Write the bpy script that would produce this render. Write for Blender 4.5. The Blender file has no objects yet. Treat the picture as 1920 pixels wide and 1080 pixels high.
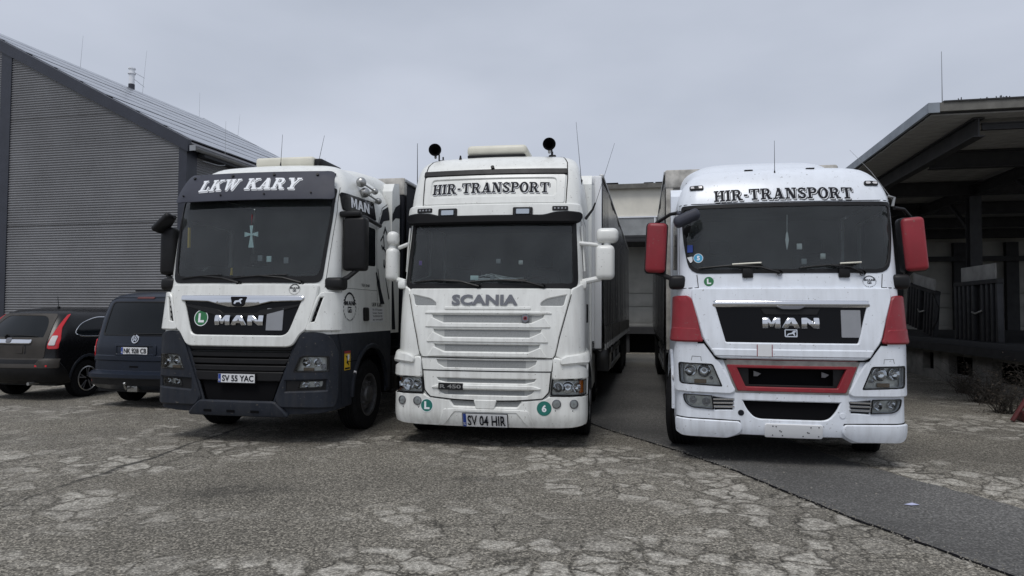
import bpy, bmesh, math, random
from mathutils import Vector, Matrix
from mathutils.geometry import delaunay_2d_cdt
random.seed(7)
PI = math.pi
C = bpy.context.scene.collection
sc = bpy.context.scene
# ------------------------------------------------------------ camera, sky, sun, exposure
cd = bpy.data.cameras.new('camera'); cam = bpy.data.objects.new('camera', cd); C.objects.link(cam)
cd.lens = 24.0; cd.sensor_width = 36.0; cd.clip_end = 3000; cd.clip_start = .05
cam.matrix_world = Matrix.Translation((0, 0, 1.739)) @ Matrix.Rotation(PI/2+.03577, 4, 'X') @ Matrix.Rotation(.00557, 4, 'Z')
sc.camera = cam
SUN_EL, SUN_AZ = math.radians(62), math.radians(200)     # azimuth clockwise from +Y: behind the camera
w = bpy.data.worlds.new('World'); sc.world = w; w.use_nodes = True
nt = w.node_tree; nt.nodes.clear()
def N(nt, typ, **kw):
    n = nt.nodes.new(typ)
    for k, v in kw.items():
        if k.startswith('i_'): n.inputs[k[2:].replace('_', ' ')].default_value = v
        else: setattr(n, k, v)
    return n
out = N(nt, 'ShaderNodeOutputWorld'); bg = N(nt, 'ShaderNodeBackground'); bg.inputs['Strength'].default_value = .1
sky = N(nt, 'ShaderNodeTexSky', sky_type='NISHITA', sun_disc=False, sun_elevation=SUN_EL, sun_rotation=SUN_AZ, altitude=200, air_density=1.0, dust_density=4.0)
tc = N(nt, 'ShaderNodeTexCoord')
mp = N(nt, 'ShaderNodeMapping'); mp.inputs['Scale'].default_value = (1.0, 1.0, 2.6)
nz = N(nt, 'ShaderNodeTexNoise'); nz.inputs['Scale'].default_value = 1.9; nz.inputs['Detail'].default_value = 5; nz.inputs['Roughness'].default_value = .45
nt.links.new(tc.outputs['Generated'], mp.inputs['Vector']); nt.links.new(mp.outputs['Vector'], nz.inputs['Vector'])
cr = N(nt, 'ShaderNodeValToRGB'); cr.color_ramp.elements[0].position = .3; cr.color_ramp.elements[1].position = .72
cr.color_ramp.elements[0].color = (4.2, 4.62, 5.45, 1); cr.color_ramp.elements[1].color = (6.0, 6.4, 7.35, 1)
nt.links.new(nz.outputs['Fac'], cr.inputs['Fac'])
mx = N(nt, 'ShaderNodeMixRGB'); mx.inputs['Fac'].default_value = .93
nt.links.new(sky.outputs[0], mx.inputs['Color1']); nt.links.new(cr.outputs['Color'], mx.inputs['Color2'])
nt.links.new(mx.outputs[0], bg.inputs['Color']); nt.links.new(bg.outputs[0], out.inputs['Surface'])
sl = bpy.data.lights.new('sun', 'SUN'); so = bpy.data.objects.new('sun', sl); C.objects.link(so)
sl.energy = 1.5; sl.angle = math.radians(24); sl.color = (1, .975, .94)
sd = Vector((math.sin(SUN_AZ)*math.cos(SUN_EL), math.cos(SUN_AZ)*math.cos(SUN_EL), math.sin(SUN_EL)))
so.rotation_euler = sd.to_track_quat('Z', 'Y').to_euler(); so.location = sd*50
sc.view_settings.view_transform = 'Standard'; sc.view_settings.look = 'None'; sc.view_settings.gamma = 1
sc.view_settings.exposure = 0.10; sc.view_settings.use_curve_mapping = False

# ------------------------------------------------------------ materials
def mat(name, col, rough=.5, metal=0, coat=0, nscale=0, namt=0, bump=0, bscale=40, spec=.5, emit=None, dirt=0):
    m = bpy.data.materials.new(name); m.use_nodes = True; t = m.node_tree; b = t.nodes['Principled BSDF']
    b.inputs['Base Color'].default_value = (*col, 1); b.inputs['Roughness'].default_value = rough
    b.inputs['Metallic'].default_value = metal; b.inputs['Coat Weight'].default_value = coat; b.inputs['Coat Roughness'].default_value = .2
    b.inputs['Specular IOR Level'].default_value = spec
    L = t.links.new; co = N(t, 'ShaderNodeTexCoord')
    if namt:
        n = N(t, 'ShaderNodeTexNoise'); n.inputs['Scale'].default_value = nscale; n.inputs['Detail'].default_value = 6; n.inputs['Roughness'].default_value = .6
        L(co.outputs['Object'], n.inputs['Vector'])
        r = N(t, 'ShaderNodeMapRange'); r.inputs['From Min'].default_value = .3; r.inputs['From Max'].default_value = .7
        r.inputs['To Min'].default_value = 1-namt; r.inputs['To Max'].default_value = 1+namt*.4
        L(n.outputs['Fac'], r.inputs['Value'])
        mu = N(t, 'ShaderNodeVectorMath', operation='SCALE'); mu.inputs[0].default_value = col; L(r.outputs[0], mu.inputs['Scale'])
        last = mu.outputs[0]
        if dirt:
            # road dirt: vertical streaks and film that thickens near the ground
            m2 = N(t, 'ShaderNodeMapping'); m2.inputs['Scale'].default_value = (9, 9, .8); L(co.outputs['Object'], m2.inputs['Vector'])
            n2 = N(t, 'ShaderNodeTexNoise'); n2.inputs['Scale'].default_value = 1.6; n2.inputs['Detail'].default_value = 7; L(m2.outputs[0], n2.inputs['Vector'])
            sx = N(t, 'ShaderNodeSeparateXYZ'); L(co.outputs['Object'], sx.inputs[0])
            h = N(t, 'ShaderNodeMapRange'); h.inputs['From Min'].default_value = .2; h.inputs['From Max'].default_value = 2.6; h.inputs['To Min'].default_value = 1.0; h.inputs['To Max'].default_value = .3
            L(sx.outputs['Z'], h.inputs['Value'])
            r2 = N(t, 'ShaderNodeMapRange'); r2.inputs['From Min'].default_value = .42; r2.inputs['From Max'].default_value = .78; r2.inputs['To Max'].default_value = dirt; L(n2.outputs['Fac'], r2.inputs['Value'])
            mm = N(t, 'ShaderNodeMath', operation='MULTIPLY'); L(r2.outputs[0], mm.inputs[0]); L(h.outputs[0], mm.inputs[1])
            # fly specks and stone chips
            n3 = N(t, 'ShaderNodeTexNoise'); n3.inputs['Scale'].default_value = 34; n3.inputs['Detail'].default_value = 3; L(co.outputs['Object'], n3.inputs['Vector'])
            r3 = N(t, 'ShaderNodeMapRange'); r3.inputs['From Min'].default_value = .665; r3.inputs['From Max'].default_value = .72; r3.inputs['To Max'].default_value = .55; L(n3.outputs['Fac'], r3.inputs['Value'])
            mz = N(t, 'ShaderNodeMath', operation='MAXIMUM'); L(mm.outputs[0], mz.inputs[0]); L(r3.outputs[0], mz.inputs[1]); mm = mz
            mc = N(t, 'ShaderNodeMixRGB'); L(mm.outputs[0], mc.inputs['Fac']); L(last, mc.inputs['Color1']); mc.inputs['Color2'].default_value = (.16, .14, .115, 1)
            last = mc.outputs[0]
        L(last, b.inputs['Base Color'])
        rr = N(t, 'ShaderNodeMapRange'); rr.inputs['To Min'].default_value = min(1, rough+.12); rr.inputs['To Max'].default_value = max(.02, rough-.08); L(n.outputs['Fac'], rr.inputs['Value']); L(rr.outputs[0], b.inputs['Roughness'])
    if bump:
        n = N(t, 'ShaderNodeTexNoise'); n.inputs['Scale'].default_value = bscale; n.inputs['Detail'].default_value = 5; L(co.outputs['Object'], n.inputs['Vector'])
        bp = N(t, 'ShaderNodeBump'); bp.inputs['Strength'].default_value = bump; bp.inputs['Distance'].default_value = .02; L(n.outputs['Fac'], bp.inputs['Height']); L(bp.outputs[0], b.inputs['Normal'])
    return m
def glass_mat(name, tint, mixf, rough=.02, haze=0):
    m = bpy.data.materials.new(name); m.use_nodes = True; t = m.node_tree; t.nodes.clear()
    o = N(t, 'ShaderNodeOutputMaterial'); tr = N(t, 'ShaderNodeBsdfTransparent'); tr.inputs[0].default_value = (*tint, 1)
    g = N(t, 'ShaderNodeBsdfGlossy'); g.inputs['Roughness'].default_value = rough; g.inputs['Color'].default_value = (1, 1, 1, 1)
    fr = N(t, 'ShaderNodeFresnel'); fr.inputs['IOR'].default_value = mixf; ms = N(t, 'ShaderNodeMixShader')
    t.links.new(fr.outputs[0], ms.inputs[0]); t.links.new(tr.outputs[0], ms.inputs[1]); t.links.new(g.outputs[0], ms.inputs[2])
    last = ms
    if haze:    # pale bluish haze painted into the dusty glass to lighten it
        df = N(t, 'ShaderNodeBsdfDiffuse'); df.inputs[0].default_value = (.62, .70, .72, 1); m2 = N(t, 'ShaderNodeMixShader'); co = N(t, 'ShaderNodeTexCoord'); n = N(t, 'ShaderNodeTexNoise'); n.inputs['Scale'].default_value = 2.5; n.inputs['Detail'].default_value = 5
        r = N(t, 'ShaderNodeMapRange'); r.inputs['From Min'].default_value = .3; r.inputs['From Max'].default_value = .75; r.inputs['To Min'].default_value = haze*.7; r.inputs['To Max'].default_value = haze*1.5
        t.links.new(co.outputs['Object'], n.inputs['Vector']); t.links.new(n.outputs['Fac'], r.inputs['Value']); t.links.new(r.outputs[0], m2.inputs[0]); t.links.new(ms.outputs[0], m2.inputs[1]); t.links.new(df.outputs[0], m2.inputs[2]); last = m2
    t.links.new(last.outputs[0], o.inputs[0])
    return m
M = {}
M['white'] = mat('paint_white', (.80, .81, .78), .3, coat=.2, nscale=2.2, namt=.06, dirt=.34)
M['white2'] = mat('paint_cool_white', (.78, .82, .88), .3, coat=.2, nscale=2.2, namt=.06, dirt=.26)
M['cream'] = mat('cream_plastic', (.70, .68, .58), .45, nscale=5, namt=.08)
M['dgrey'] = mat('bumper_grey_plastic', (.020, .024, .033), .5, nscale=6, namt=.22, bump=.05, bscale=220, dirt=.10, spec=.2)
M['black'] = mat('black_plastic', (.010, .010, .011), .45, nscale=8, namt=.3, spec=.28)
M['matt'] = mat('matt_black', (.006, .006, .007), .85, spec=.08)
M['gloss'] = mat('gloss_black', (.004, .004, .005), .10, spec=.17)
M['chrome'] = mat('chrome', (.72, .73, .75), .1, metal=1)
M['satin'] = mat('brushed_metal', (.42, .42, .41), .35, metal=.9, nscale=9, namt=.2)
M['alu'] = mat('worn_aluminium', (.36, .34, .32), .42, metal=.8, nscale=7, namt=.4)
M['red'] = mat('red_paint', (.27, .016, .026), .42, nscale=4, namt=.18, coat=.05, dirt=.15)
M['mesh'] = mat('grey_mesh', (.27, .28, .28), .6, metal=.1, nscale=60, namt=.18)
M['meshl'] = mat('light_grey_mesh', (.42, .43, .42), .6, nscale=60, namt=.12)
M['glass'] = glass_mat('windscreen_glass', (.84, .92, .90), 1.5, haze=.030)
M['dglass'] = glass_mat('side_glass', (.14, .18, .18), 1.5)
M['tint'] = mat('tinted_glass', (.006, .008, .010), .08, spec=.28)
M['lens'] = glass_mat('lamp_lens', (.90, .92, .92), 1.5, .03)
M['visor'] = mat('smoked_acrylic', (.050, .053, .070), .5, spec=.25, nscale=3, namt=.12)
M['lampback'] = mat('lamp_housing', (.72, .73, .71), .3, metal=.35, nscale=30, namt=.3)
M['dimamber'] = mat('unlit_indicator', (.30, .22, .15), .25)
M['amber'] = mat('amber_lens', (.72, .20, .02), .2)
M['redlens'] = mat('red_lens', (.55, .012, .02), .15, coat=.4)
M['clearlens'] = mat('pale_lens', (.62, .60, .60), .2, coat=.3)
M['rubber'] = mat('tyre_rubber', (.011, .011, .012), .85, nscale=14, namt=.3, bump=.15, bscale=60, spec=.15)
M['rim'] = mat('wheel_steel', (.17, .17, .175), .45, metal=.6, nscale=12, namt=.4)
M['intr'] = mat('cab_trim', (.040, .044, .043), .85, nscale=3, namt=.3)
M['intr2'] = mat('seat_fabric', (.014, .016, .018), .95)
M['curtainw'] = mat('pleated_curtain', (.42, .43, .42), .9, nscale=6, namt=.2)
M['ink'] = mat('dark_vinyl', (.012, .013, .018), .6, spec=.15)
M['visorb'] = mat('black_visor', (.008, .008, .009), .6, spec=.15)
M['vwhite'] = mat('white_vinyl', (.80, .82, .85), .45)
M['green'] = mat('green_vinyl', (.02, .16, .055), .45)
M['teal'] = mat('teal_vinyl', (.015, .16, .13), .45)
M['blue'] = mat('blue_vinyl', (.015, .05, .28), .45)
M['sblue'] = mat('light_blue_vinyl', (.05, .33, .55), .45)
M['yellow'] = mat('yellow_vinyl', (.65, .42, .02), .5)
M['plate'] = mat('plate_white', (.72, .73, .74), .4)
M['gplate'] = mat('grey_plate', (.26, .27, .29), .4, nscale=5, namt=.08)
M['badge'] = mat('badge_metal', (.20, .20, .21), .3, metal=.85)
M['tarp'] = mat('trailer_tarp', (.115, .115, .118), .22, nscale=1.3, namt=.3, bump=.25, bscale=1.6, coat=.25)
M['tarpw'] = mat('dirty_white_tarp', (.52, .50, .46), .7, nscale=5, namt=.5, bump=.5, bscale=5)
M['steel'] = mat('dark_steel', (.045, .046, .05), .5, metal=.3, nscale=6, namt=.3)
M['mint'] = mat('pale_mint', (.80, .97, .97), .6)
M['carblack'] = mat('car_paint_black', (.007, .007, .008), .25, nscale=3, namt=.3, spec=.35)
M['cardirt'] = mat('dusty_black_paint', (.046, .041, .036), .5, spec=.3, nscale=4, namt=.3)
M['carblue'] = mat('car_paint_blue_grey', (.011, .016, .028), .28, nscale=3, namt=.2, spec=.35)
M['litblue'] = mat('litter_paper', (.46, .48, .66), .7)

# ------------------------------------------------------------ object helpers
def tag(o, label=None, cat=None, group=None, kind=None):
    if label: o['label'] = label
    if cat: o['category'] = cat
    if group: o['group'] = group
    if kind: o['kind'] = kind
    return o
def empty(name, loc=(0, 0, 0), rz=0, label=None, cat=None, group=None):
    o = bpy.data.objects.new(name, None); C.objects.link(o); o.location = loc; o.rotation_euler = (0, 0, rz); o.empty_display_size = .2
    return tag(o, label, cat, group)
def link(name, verts, faces, m, parent=None, smooth=35, mats=None, fm=None):
    me = bpy.data.meshes.new(name); me.from_pydata([tuple(v) for v in verts], [], faces); me.update()
    for x in (mats or [m]): me.materials.append(x)
    if fm:
        for p, k in zip(me.polygons, fm): p.material_index = k
    if smooth:
        me.polygons.foreach_set('use_smooth', [True]*len(me.polygons)); me.set_sharp_from_angle(angle=math.radians(smooth))
    o = bpy.data.objects.new(name, me); C.objects.link(o)
    if parent is not None: o.parent = parent
    return o
class MB:
    """collects pieces of ONE part"""
    def __init__(s): s.v = []; s.f = []
    def add(s, v, f, T=None):
        n = len(s.v); s.v += [(T @ Vector(p) if T else Vector(p)) for p in v]; s.f += [tuple(i+n for i in q) for q in f]; return s
    def box(s, a, b, bev=0, T=None, seg=2):
        if bev <= 0:
            x0, y0, z0 = a; x1, y1, z1 = b
            v = [(x0, y0, z0), (x1, y0, z0), (x1, y1, z0), (x0, y1, z0), (x0, y0, z1), (x1, y0, z1), (x1, y1, z1), (x0, y1, z1)]
            return s.add(v, [(3, 2, 1, 0), (4, 5, 6, 7), (0, 1, 5, 4), (1, 2, 6, 5), (2, 3, 7, 6), (3, 0, 4, 7)], T)
        bm = bmesh.new(); bmesh.ops.create_cube(bm, size=1)
        for q in bm.verts: q.co = Vector([a[i]+(q.co[i]+.5)*(b[i]-a[i]) for i in range(3)])
        bmesh.ops.bevel(bm, geom=list(bm.edges), offset=bev, segments=seg, affect='EDGES', profile=.5)
        bm.verts.index_update(); s.add([q.co.copy() for q in bm.verts], [[q.index for q in f.verts] for f in bm.faces], T); bm.free(); return s
    def tube(s, pts, r, n=8, caps=True, r2=None):
        pts = [Vector(p) for p in pts]; rings = []; up = Vector((0, 0, 1)); pv = None
        for i, p in enumerate(pts):
            d = (pts[min(i+1, len(pts)-1)]-pts[max(i-1, 0)]).normalized()
            if pv is None:
                x = d.cross(up); x = x if x.length > 1e-3 else d.cross(Vector((0, 1, 0)))
            else: x = pv-d*pv.dot(d)
            x.normalize(); pv = x; y = d.cross(x); rr = r if r2 is None else r+(r2-r)*i/(len(pts)-1)
            rings.append([p+x*rr*math.cos(2*PI*k/n)+y*rr*math.sin(2*PI*k/n) for k in range(n)])
        v = [q for g in rings for q in g]; f = []
        for i in range(len(pts)-1):
            for k in range(n): a = i*n+k; b = i*n+(k+1) % n; f.append((a, b, b+n, a+n))
        if caps: f.append(tuple(range(n-1, -1, -1))); f.append(tuple(range(len(v)-n, len(v))))
        return s.add(v, f)
    def lathe(s, prof, n=24, T=None, close=False):
        """profile of (radius, axial) about local Y"""
        v = []; f = []; m = len(prof)
        for k in range(n):
            a = 2*PI*k/n
            for (r, y) in prof: v.append((r*math.cos(a), y, r*math.sin(a)))
        for k in range(n):
            k2 = (k+1) % n
            for j in range(m-1+(1 if close else 0)):
                j2 = (j+1) % m; f.append((k*m+j, k*m+j2, k2*m+j2, k2*m+j))
        return s.add(v, f, T)
    def prism(s, poly, axis, d0, d1, T=None):
        """polygon in the two other axes, extruded on axis"""
        def P(a, b, d): return {'x': (d, a, b), 'y': (a, d, b), 'z': (a, b, d)}[axis]
        n = len(poly); v = [P(a, b, d0) for a, b in poly]+[P(a, b, d1) for a, b in poly]
        f = [tuple(range(n)), tuple(range(2*n-1, n-1, -1))]+[(i, (i+1) % n, (i+1) % n+n, i+n) for i in range(n)]
        return s.add(v, f, T)
    def build(s, name, m, parent=None, smooth=35, **k):
        o = link(name, s.v, s.f, m, parent, smooth)
        bm = bmesh.new(); bm.from_mesh(o.data); bmesh.ops.recalc_face_normals(bm, faces=bm.faces); bm.to_mesh(o.data); bm.free()
        if smooth: o.data.set_sharp_from_angle(angle=math.radians(smooth))
        return tag(o, **k) if k else o
def bar(name, p, q, wx, wz, m, parent=None, bev=0.0):
    """beam with rectangular section from p to q"""
    p, q = Vector(p), Vector(q); d = q-p; L = d.length; d.normalize()
    x = d.cross(Vector((0, 0, 1))); x = x.normalized() if x.length > 1e-3 else Vector((1, 0, 0)); z = x.cross(d)
    T = Matrix.Translation(p) @ Matrix((x, d, z)).transposed().to_4x4()
    return MB().box((-wx/2, 0, -wz/2), (wx/2, L, wz/2), bev, T).build(name, m, parent)
def rounded(poly, r, n=4):
    """round the corners of a polygon; r one radius or list"""
    out = []; k = len(poly)
    for i in range(k):
        p = Vector(poly[i]).to_2d(); a = Vector(poly[i-1]).to_2d()-p; b = Vector(poly[(i+1) % k]).to_2d()-p
        rr = r[i] if isinstance(r, (list, tuple)) else r
        t = min(rr, a.length*.48, b.length*.48)
        if t < 1e-4: out.append((p.x, p.y)); continue
        A = p+a.normalized()*t; B = p+b.normalized()*t
        for j in range(n+1):
            s = j/n; q = A*(1-s)**2+p*2*s*(1-s)+B*s*s; out.append((q.x, q.y))
    return out
def resample(poly, step):
    out = []; k = len(poly)
    for i in range(k):
        a, b = poly[i], poly[(i+1) % k]; L = math.dist(a, b); n = max(1, int(math.ceil(L/step)))
        for j in range(n): out.append((a[0]+(b[0]-a[0])*j/n, a[1]+(b[1]-a[1])*j/n))
    return out
def inside(p, poly):
    x, y = p; c = False; j = len(poly)-1
    for i in range(len(poly)):
        xi, yi = poly[i]; xj, yj = poly[j]
        if (yi > y) != (yj > y) and x < (xj-xi)*(y-yi)/(yj-yi)+xi: c = not c
        j = i
    return c
def fill(pos, neg, step, evenodd=False):
    """triangulate the union of pos polygons minus neg polygons"""
    V = []; E = []
    for pl in list(pos)+list(neg):
        q = resample(pl, step) if step else pl; n0 = len(V); V += [Vector(p) for p in q]; E += [(n0+i, n0+(i+1) % len(q)) for i in range(len(q))]
    if step:
        xs = [p.x for p in V]; ys = [p.y for p in V]; nb = list(V)
        x = min(xs)+step/2
        cell = {}
        for p in nb: cell.setdefault((int(p.x//step), int(p.y//step)), []).append(p)
        while x < max(xs):
            y = min(ys)+step/2
            while y < max(ys):
                ci, cj = int(x//step), int(y//step); ok = True
                for a in (-1, 0, 1):
                    for b in (-1, 0, 1):
                        for p in cell.get((ci+a, cj+b), ()):
                            if (p.x-x)**2+(p.y-y)**2 < (step*.45)**2: ok = False; break
                if ok: V.append(Vector((x, y)))
                y += step
            x += step
    r = delaunay_2d_cdt(V, E, [], 0, 1e-6)
    vo, fo = r[0], r[2]; F = []
    for f in fo:
        c = sum((vo[i] for i in f), Vector((0, 0)))/len(f); c = (c.x, c.y)
        if any(inside(c, p) for p in pos) and not any(inside(c, p) for p in neg): F.append(tuple(f))
    used = sorted({i for f in F for i in f}); mp = {u: i for i, u in enumerate(used)}
    vv = [(vo[i].x, vo[i].y) for i in used]; F2 = []
    for f in F:
        f = tuple(mp[i] for i in f); a, b, c = [vv[i] for i in f[:3]]
        if (b[0]-a[0])*(c[1]-a[1])-(b[1]-a[1])*(c[0]-a[0]) < 0: f = f[::-1]
        F2.append(f)
    return vv, F2
def pchip(tab, col, v):
    n = len(tab)
    if v <= tab[0][0]: return tab[0][col]
    if v >= tab[-1][0]:
        return tab[-1][col]
    i = 0
    while v > tab[i+1][0]: i += 1
    def dl(k): return (tab[k+1][col]-tab[k][col])/(tab[k+1][0]-tab[k][0])
    def tg(k):
        if k == 0: return dl(0)
        if k == n-1: return dl(n-2)
        a, b = dl(k-1), dl(k); return 0 if a*b <= 0 else 2*a*b/(a+b)
    h = tab[i+1][0]-tab[i][0]; t = (v-tab[i][0])/h; y0, y1 = tab[i][col], tab[i+1][col]; m0, m1 = tg(i)*h, tg(i+1)*h
    return (2*t**3-3*t*t+1)*y0+(t**3-2*t*t+t)*m0+(-2*t**3+3*t*t)*y1+(t**3-t*t)*m1
class Surf:
    """body skin: u runs round the plan from the centre line, v up the profile"""
    def __init__(s, tab, back): s.tab = tab; s.back = back
    def ring(s, v): return [pchip(s.tab, k, v) for k in (1, 2, 3, 4)]
    def at(s, u, v):
        z, f, hw, R = s.ring(v); b = .07; sg = 1 if u >= 0 else -1; u = abs(u); fl = hw-R
        if u < fl: return Vector((sg*u, f+b*(u/fl)**2, z))
        q = PI/2*R
        if u < fl+q: a = (u-fl)/R; return Vector((sg*(fl+R*math.sin(a)), f+b+R*(1-math.cos(a)), z))
        return Vector((sg*hw, f+b+R+u-fl-q, z))
    def su(s, y, v):
        """u of a point on the flank at depth y"""
        z, f, hw, R = s.ring(v); return hw-R+PI/2*R+y-f-.07-R
    def m(s, u, v, off=0):
        p = s.at(u, v)
        if not off: return p
        e = .004; du = s.at(u+e, v)-s.at(u-e, v); dv = s.at(u, v+e)-s.at(u, v-e)
        n = du.cross(dv)
        return p+n.normalized()*off if n.length > 1e-12 else p
    def side(s, sg, pts): return [(sg*s.su(y, v), v) for y, v in pts]
class Flat:
    """plane patch with the same interface"""
    def __init__(s, o, ex, ey): s.o = Vector(o); s.ex = Vector(ex).normalized(); s.ey = Vector(ey).normalized(); s.n = s.ex.cross(s.ey)
    def m(s, u, v, off=0): return s.o+s.ex*u+s.ey*v+s.n*off
def panel(name, S, poly, m, parent, off=.01, thick=.02, holes=(), step=.06, bev=.004, pos=None, smooth=35, **k):
    v2, F = fill([poly] if pos is None else pos, holes, step)
    of = off if callable(off) else (lambda u, v: off)
    V = [S.m(u, v, of(u, v)) for u, v in v2]; n = len(V)
    if thick > 0:
        cnt = {}
        for f in F:
            for a, b in zip(f, f[1:]+f[:1]): cnt[(a, b)] = 1
        bd = [(a, b) for (a, b) in cnt if (b, a) not in cnt]
        nr = {}
        for a, b in bd:
            dx, dy = v2[b][0]-v2[a][0], v2[b][1]-v2[a][1]; L = math.hypot(dx, dy) or 1
            for q in (a, b): w_ = nr.setdefault(q, [0, 0]); w_[0] += dy/L; w_[1] -= dx/L
        r1 = {}; r2 = {}
        for q, (nx, ny) in nr.items():
            L = math.hypot(nx, ny) or 1; nx /= L; ny /= L; u, v = v2[q]
            r1[q] = len(V); V.append(S.m(u+nx*bev, v+ny*bev, of(u, v)-bev)); r2[q] = len(V); V.append(S.m(u+nx*bev, v+ny*bev, of(u, v)-thick))
        F = list(F)
        for a, b in bd: F.append((b, a, r1[a], r1[b])); F.append((r1[b], r1[a], r2[a], r2[b]))
    o = link(name, V, F, m, parent, smooth)
    return tag(o, **k) if k else o
def circ(cx, cy, r, n=20, ry=None, a0=0, a1=2*PI): return [(cx+r*math.cos(a0+(a1-a0)*i/n), cy+(ry or r)*math.sin(a0+(a1-a0)*i/n)) for i in range(n)]
def rect(x0, y0, x1, y1): return [(x0, y0), (x1, y0), (x1, y1), (x0, y1)]
def mir(p): return [(-x, y) for x, y in p][::-1]
def stroke(pts, wd):
    out = []
    for a, b in zip(pts, pts[1:]):
        dx, dy = b[0]-a[0], b[1]-a[1]; L = math.hypot(dx, dy) or 1; nx, ny = -dy/L*wd/2, dx/L*wd/2
        out.append([(a[0]-nx, a[1]-ny), (b[0]-nx, b[1]-ny), (b[0]+nx, b[1]+ny), (a[0]+nx, a[1]+ny)])
    for p in pts[1:-1]: out.append(circ(p[0], p[1], wd/2, 8))
    return out
def arc(cx, cy, rx, ry, a0, a1, n=10): return [(cx+rx*math.cos(math.radians(a0+(a1-a0)*i/n)), cy+ry*math.sin(math.radians(a0+(a1-a0)*i/n))) for i in range(n+1)]
# slab-serif letters: (width, positive polygons, negative polygons)
def _slab(ch):
    s = .13; T = 1-s; Rr = rect
    if ch == 'H': return .96, [Rr(.1, 0, .33, 1), Rr(.63, 0, .86, 1), Rr(0, 0, .43, s), Rr(0, T, .43, 1), Rr(.53, 0, .96, s), Rr(.53, T, .96, 1), Rr(.3, .43, .66, .57)], []
    if ch == 'I': return .44, [Rr(.1, 0, .34, 1), Rr(0, 0, .44, s), Rr(0, T, .44, 1)], []
    if ch in 'RP':
        P_ = [Rr(.1, 0, .33, 1), Rr(0, 0, .43, s), Rr(0, T, .5, 1), [(.3, 1)]+arc(.5, .72, .32, .28, 90, -90)+[(.3, .44)]]
        H_ = [[(.34, T)]+arc(.46, .72, .15, .15, 90, -90)+[(.34, .57)]]
        if ch == 'R': P_ += [[(.42, .5), (.66, .5), (.9, .0), (.66, 0)], Rr(.62, 0, 1.0, s)]; return 1.0, P_, H_
        return .84, P_, H_
    if ch == 'T': return .94, [Rr(.35, 0, .59, 1), Rr(0, T, .94, 1), Rr(0, .62, .13, .92), Rr(.81, .62, .94, .92), Rr(.22, 0, .72, s)], []
    if ch == 'A': return 1.0, [[(.1, 0), (.24, 0), (.56, 1), (.42, 1)], [(.36, 1), (.62, 1), (.9, 0), (.63, 0)], Rr(.24, .26, .72, .38), Rr(0, 0, .38, s), Rr(.5, 0, 1.0, s)], []
    if ch == 'N': return .98, [Rr(.11, 0, .24, 1), [(.1, 1), (.38, 1), (.88, 0), (.62, 0)], Rr(.74, 0, .88, 1), Rr(0, 0, .37, s), Rr(0, T, .34, 1), Rr(.58, T, .98, 1)], []
    if ch == 'S': return .78, stroke(arc(.39, .73, .25, .19, 20, 270)+arc(.39, .27, .26, .19, 90, -160), .17)+[Rr(.62, .62, .74, .95), Rr(.04, .05, .16, .38)], []
    if ch == 'O': return .9, [circ(.45, .5, .45, 28, .52)], [circ(.45, .5, .21, 24, .38)]
    if ch == '-': return .42, [Rr(.04, .36, .36, .52)], []
    if ch == 'L': return .86, [Rr(.1, 0, .34, 1), Rr(0, 0, .8, s), Rr(0, T, .46, 1), Rr(.67, 0, .8, .42)], []
    if ch == 'K': return 1.02, [Rr(.1, 0, .33, 1), Rr(0, 0, .43, s), Rr(0, T, .43, 1), [(.3, .34), (.3, .52), (.74, .95), (.88, .95)], [(.4, .56), (.58, .72), (.96, .03), (.68, .03)], Rr(.56, T, .98, 1), Rr(.58, 0, 1.04, s)], []
    if ch == 'W': return 1.34, [[(.12, 1), (.36, 1), (.5, 0), (.34, 0)], [(.34, 0), (.5, 0), (.74, .9), (.62, .9)], [(.56, 1), (.8, 1), (.98, 0), (.82, 0)], [(.82, 0), (.98, 0), (1.24, 1), (1.1, 1)], Rr(0, T, .44, 1), Rr(.5, T, .86, 1), Rr(.98, T, 1.34, 1)], []
    if ch == 'Y': return 1.0, [Rr(.38, 0, .62, .5), [(.1, 1), (.36, 1), (.6, .48), (.4, .42)], [(.78, 1), (.92, 1), (.62, .42), (.5, .48)], Rr(0, T, .42, 1), Rr(.64, T, 1.0, 1), Rr(.24, 0, .76, s)], []
    return .45, [], []
def slab_text(s, sp=.06, shear=0):
    x = 0; pos = []; neg = []
    for ch in s:
        w_, P_, H_ = _slab(ch)
        pos.append([[(a+x+shear*b, b) for a, b in q] for q in P_]); neg.append([[(a+x+shear*b, b) for a, b in q] for q in H_]); x += w_+sp
    return x-sp, pos, neg
def lettering(name, S, s, u0, v0, u1, v1, layers, parent, off, shear=0, arcy=0, slope=0):
    """layers: (material, du, dv, extra offset), drawn bottom to top"""
    W, pos, neg = slab_text(s, .07, shear); kx = (u1-u0)/W; ky = v1-v0
    for li, (m, du, dv, do) in enumerate(layers):
        V = []; F = []
        for P_, H_ in zip(pos, neg):
            if not P_: continue
            vv, ff = fill(P_, H_, 0); n = len(V)
            for a, b in vv:
                t = a/W; V.append(S.m(u0+a*kx+du, v0+b*ky+dv+arcy*(1-(2*t-1)**2)+slope*(t-.5), off+do))
            F += [tuple(i+n for i in f) for f in ff]
        link(name, V, F, m, parent, 0)
_fc = {}
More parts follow.
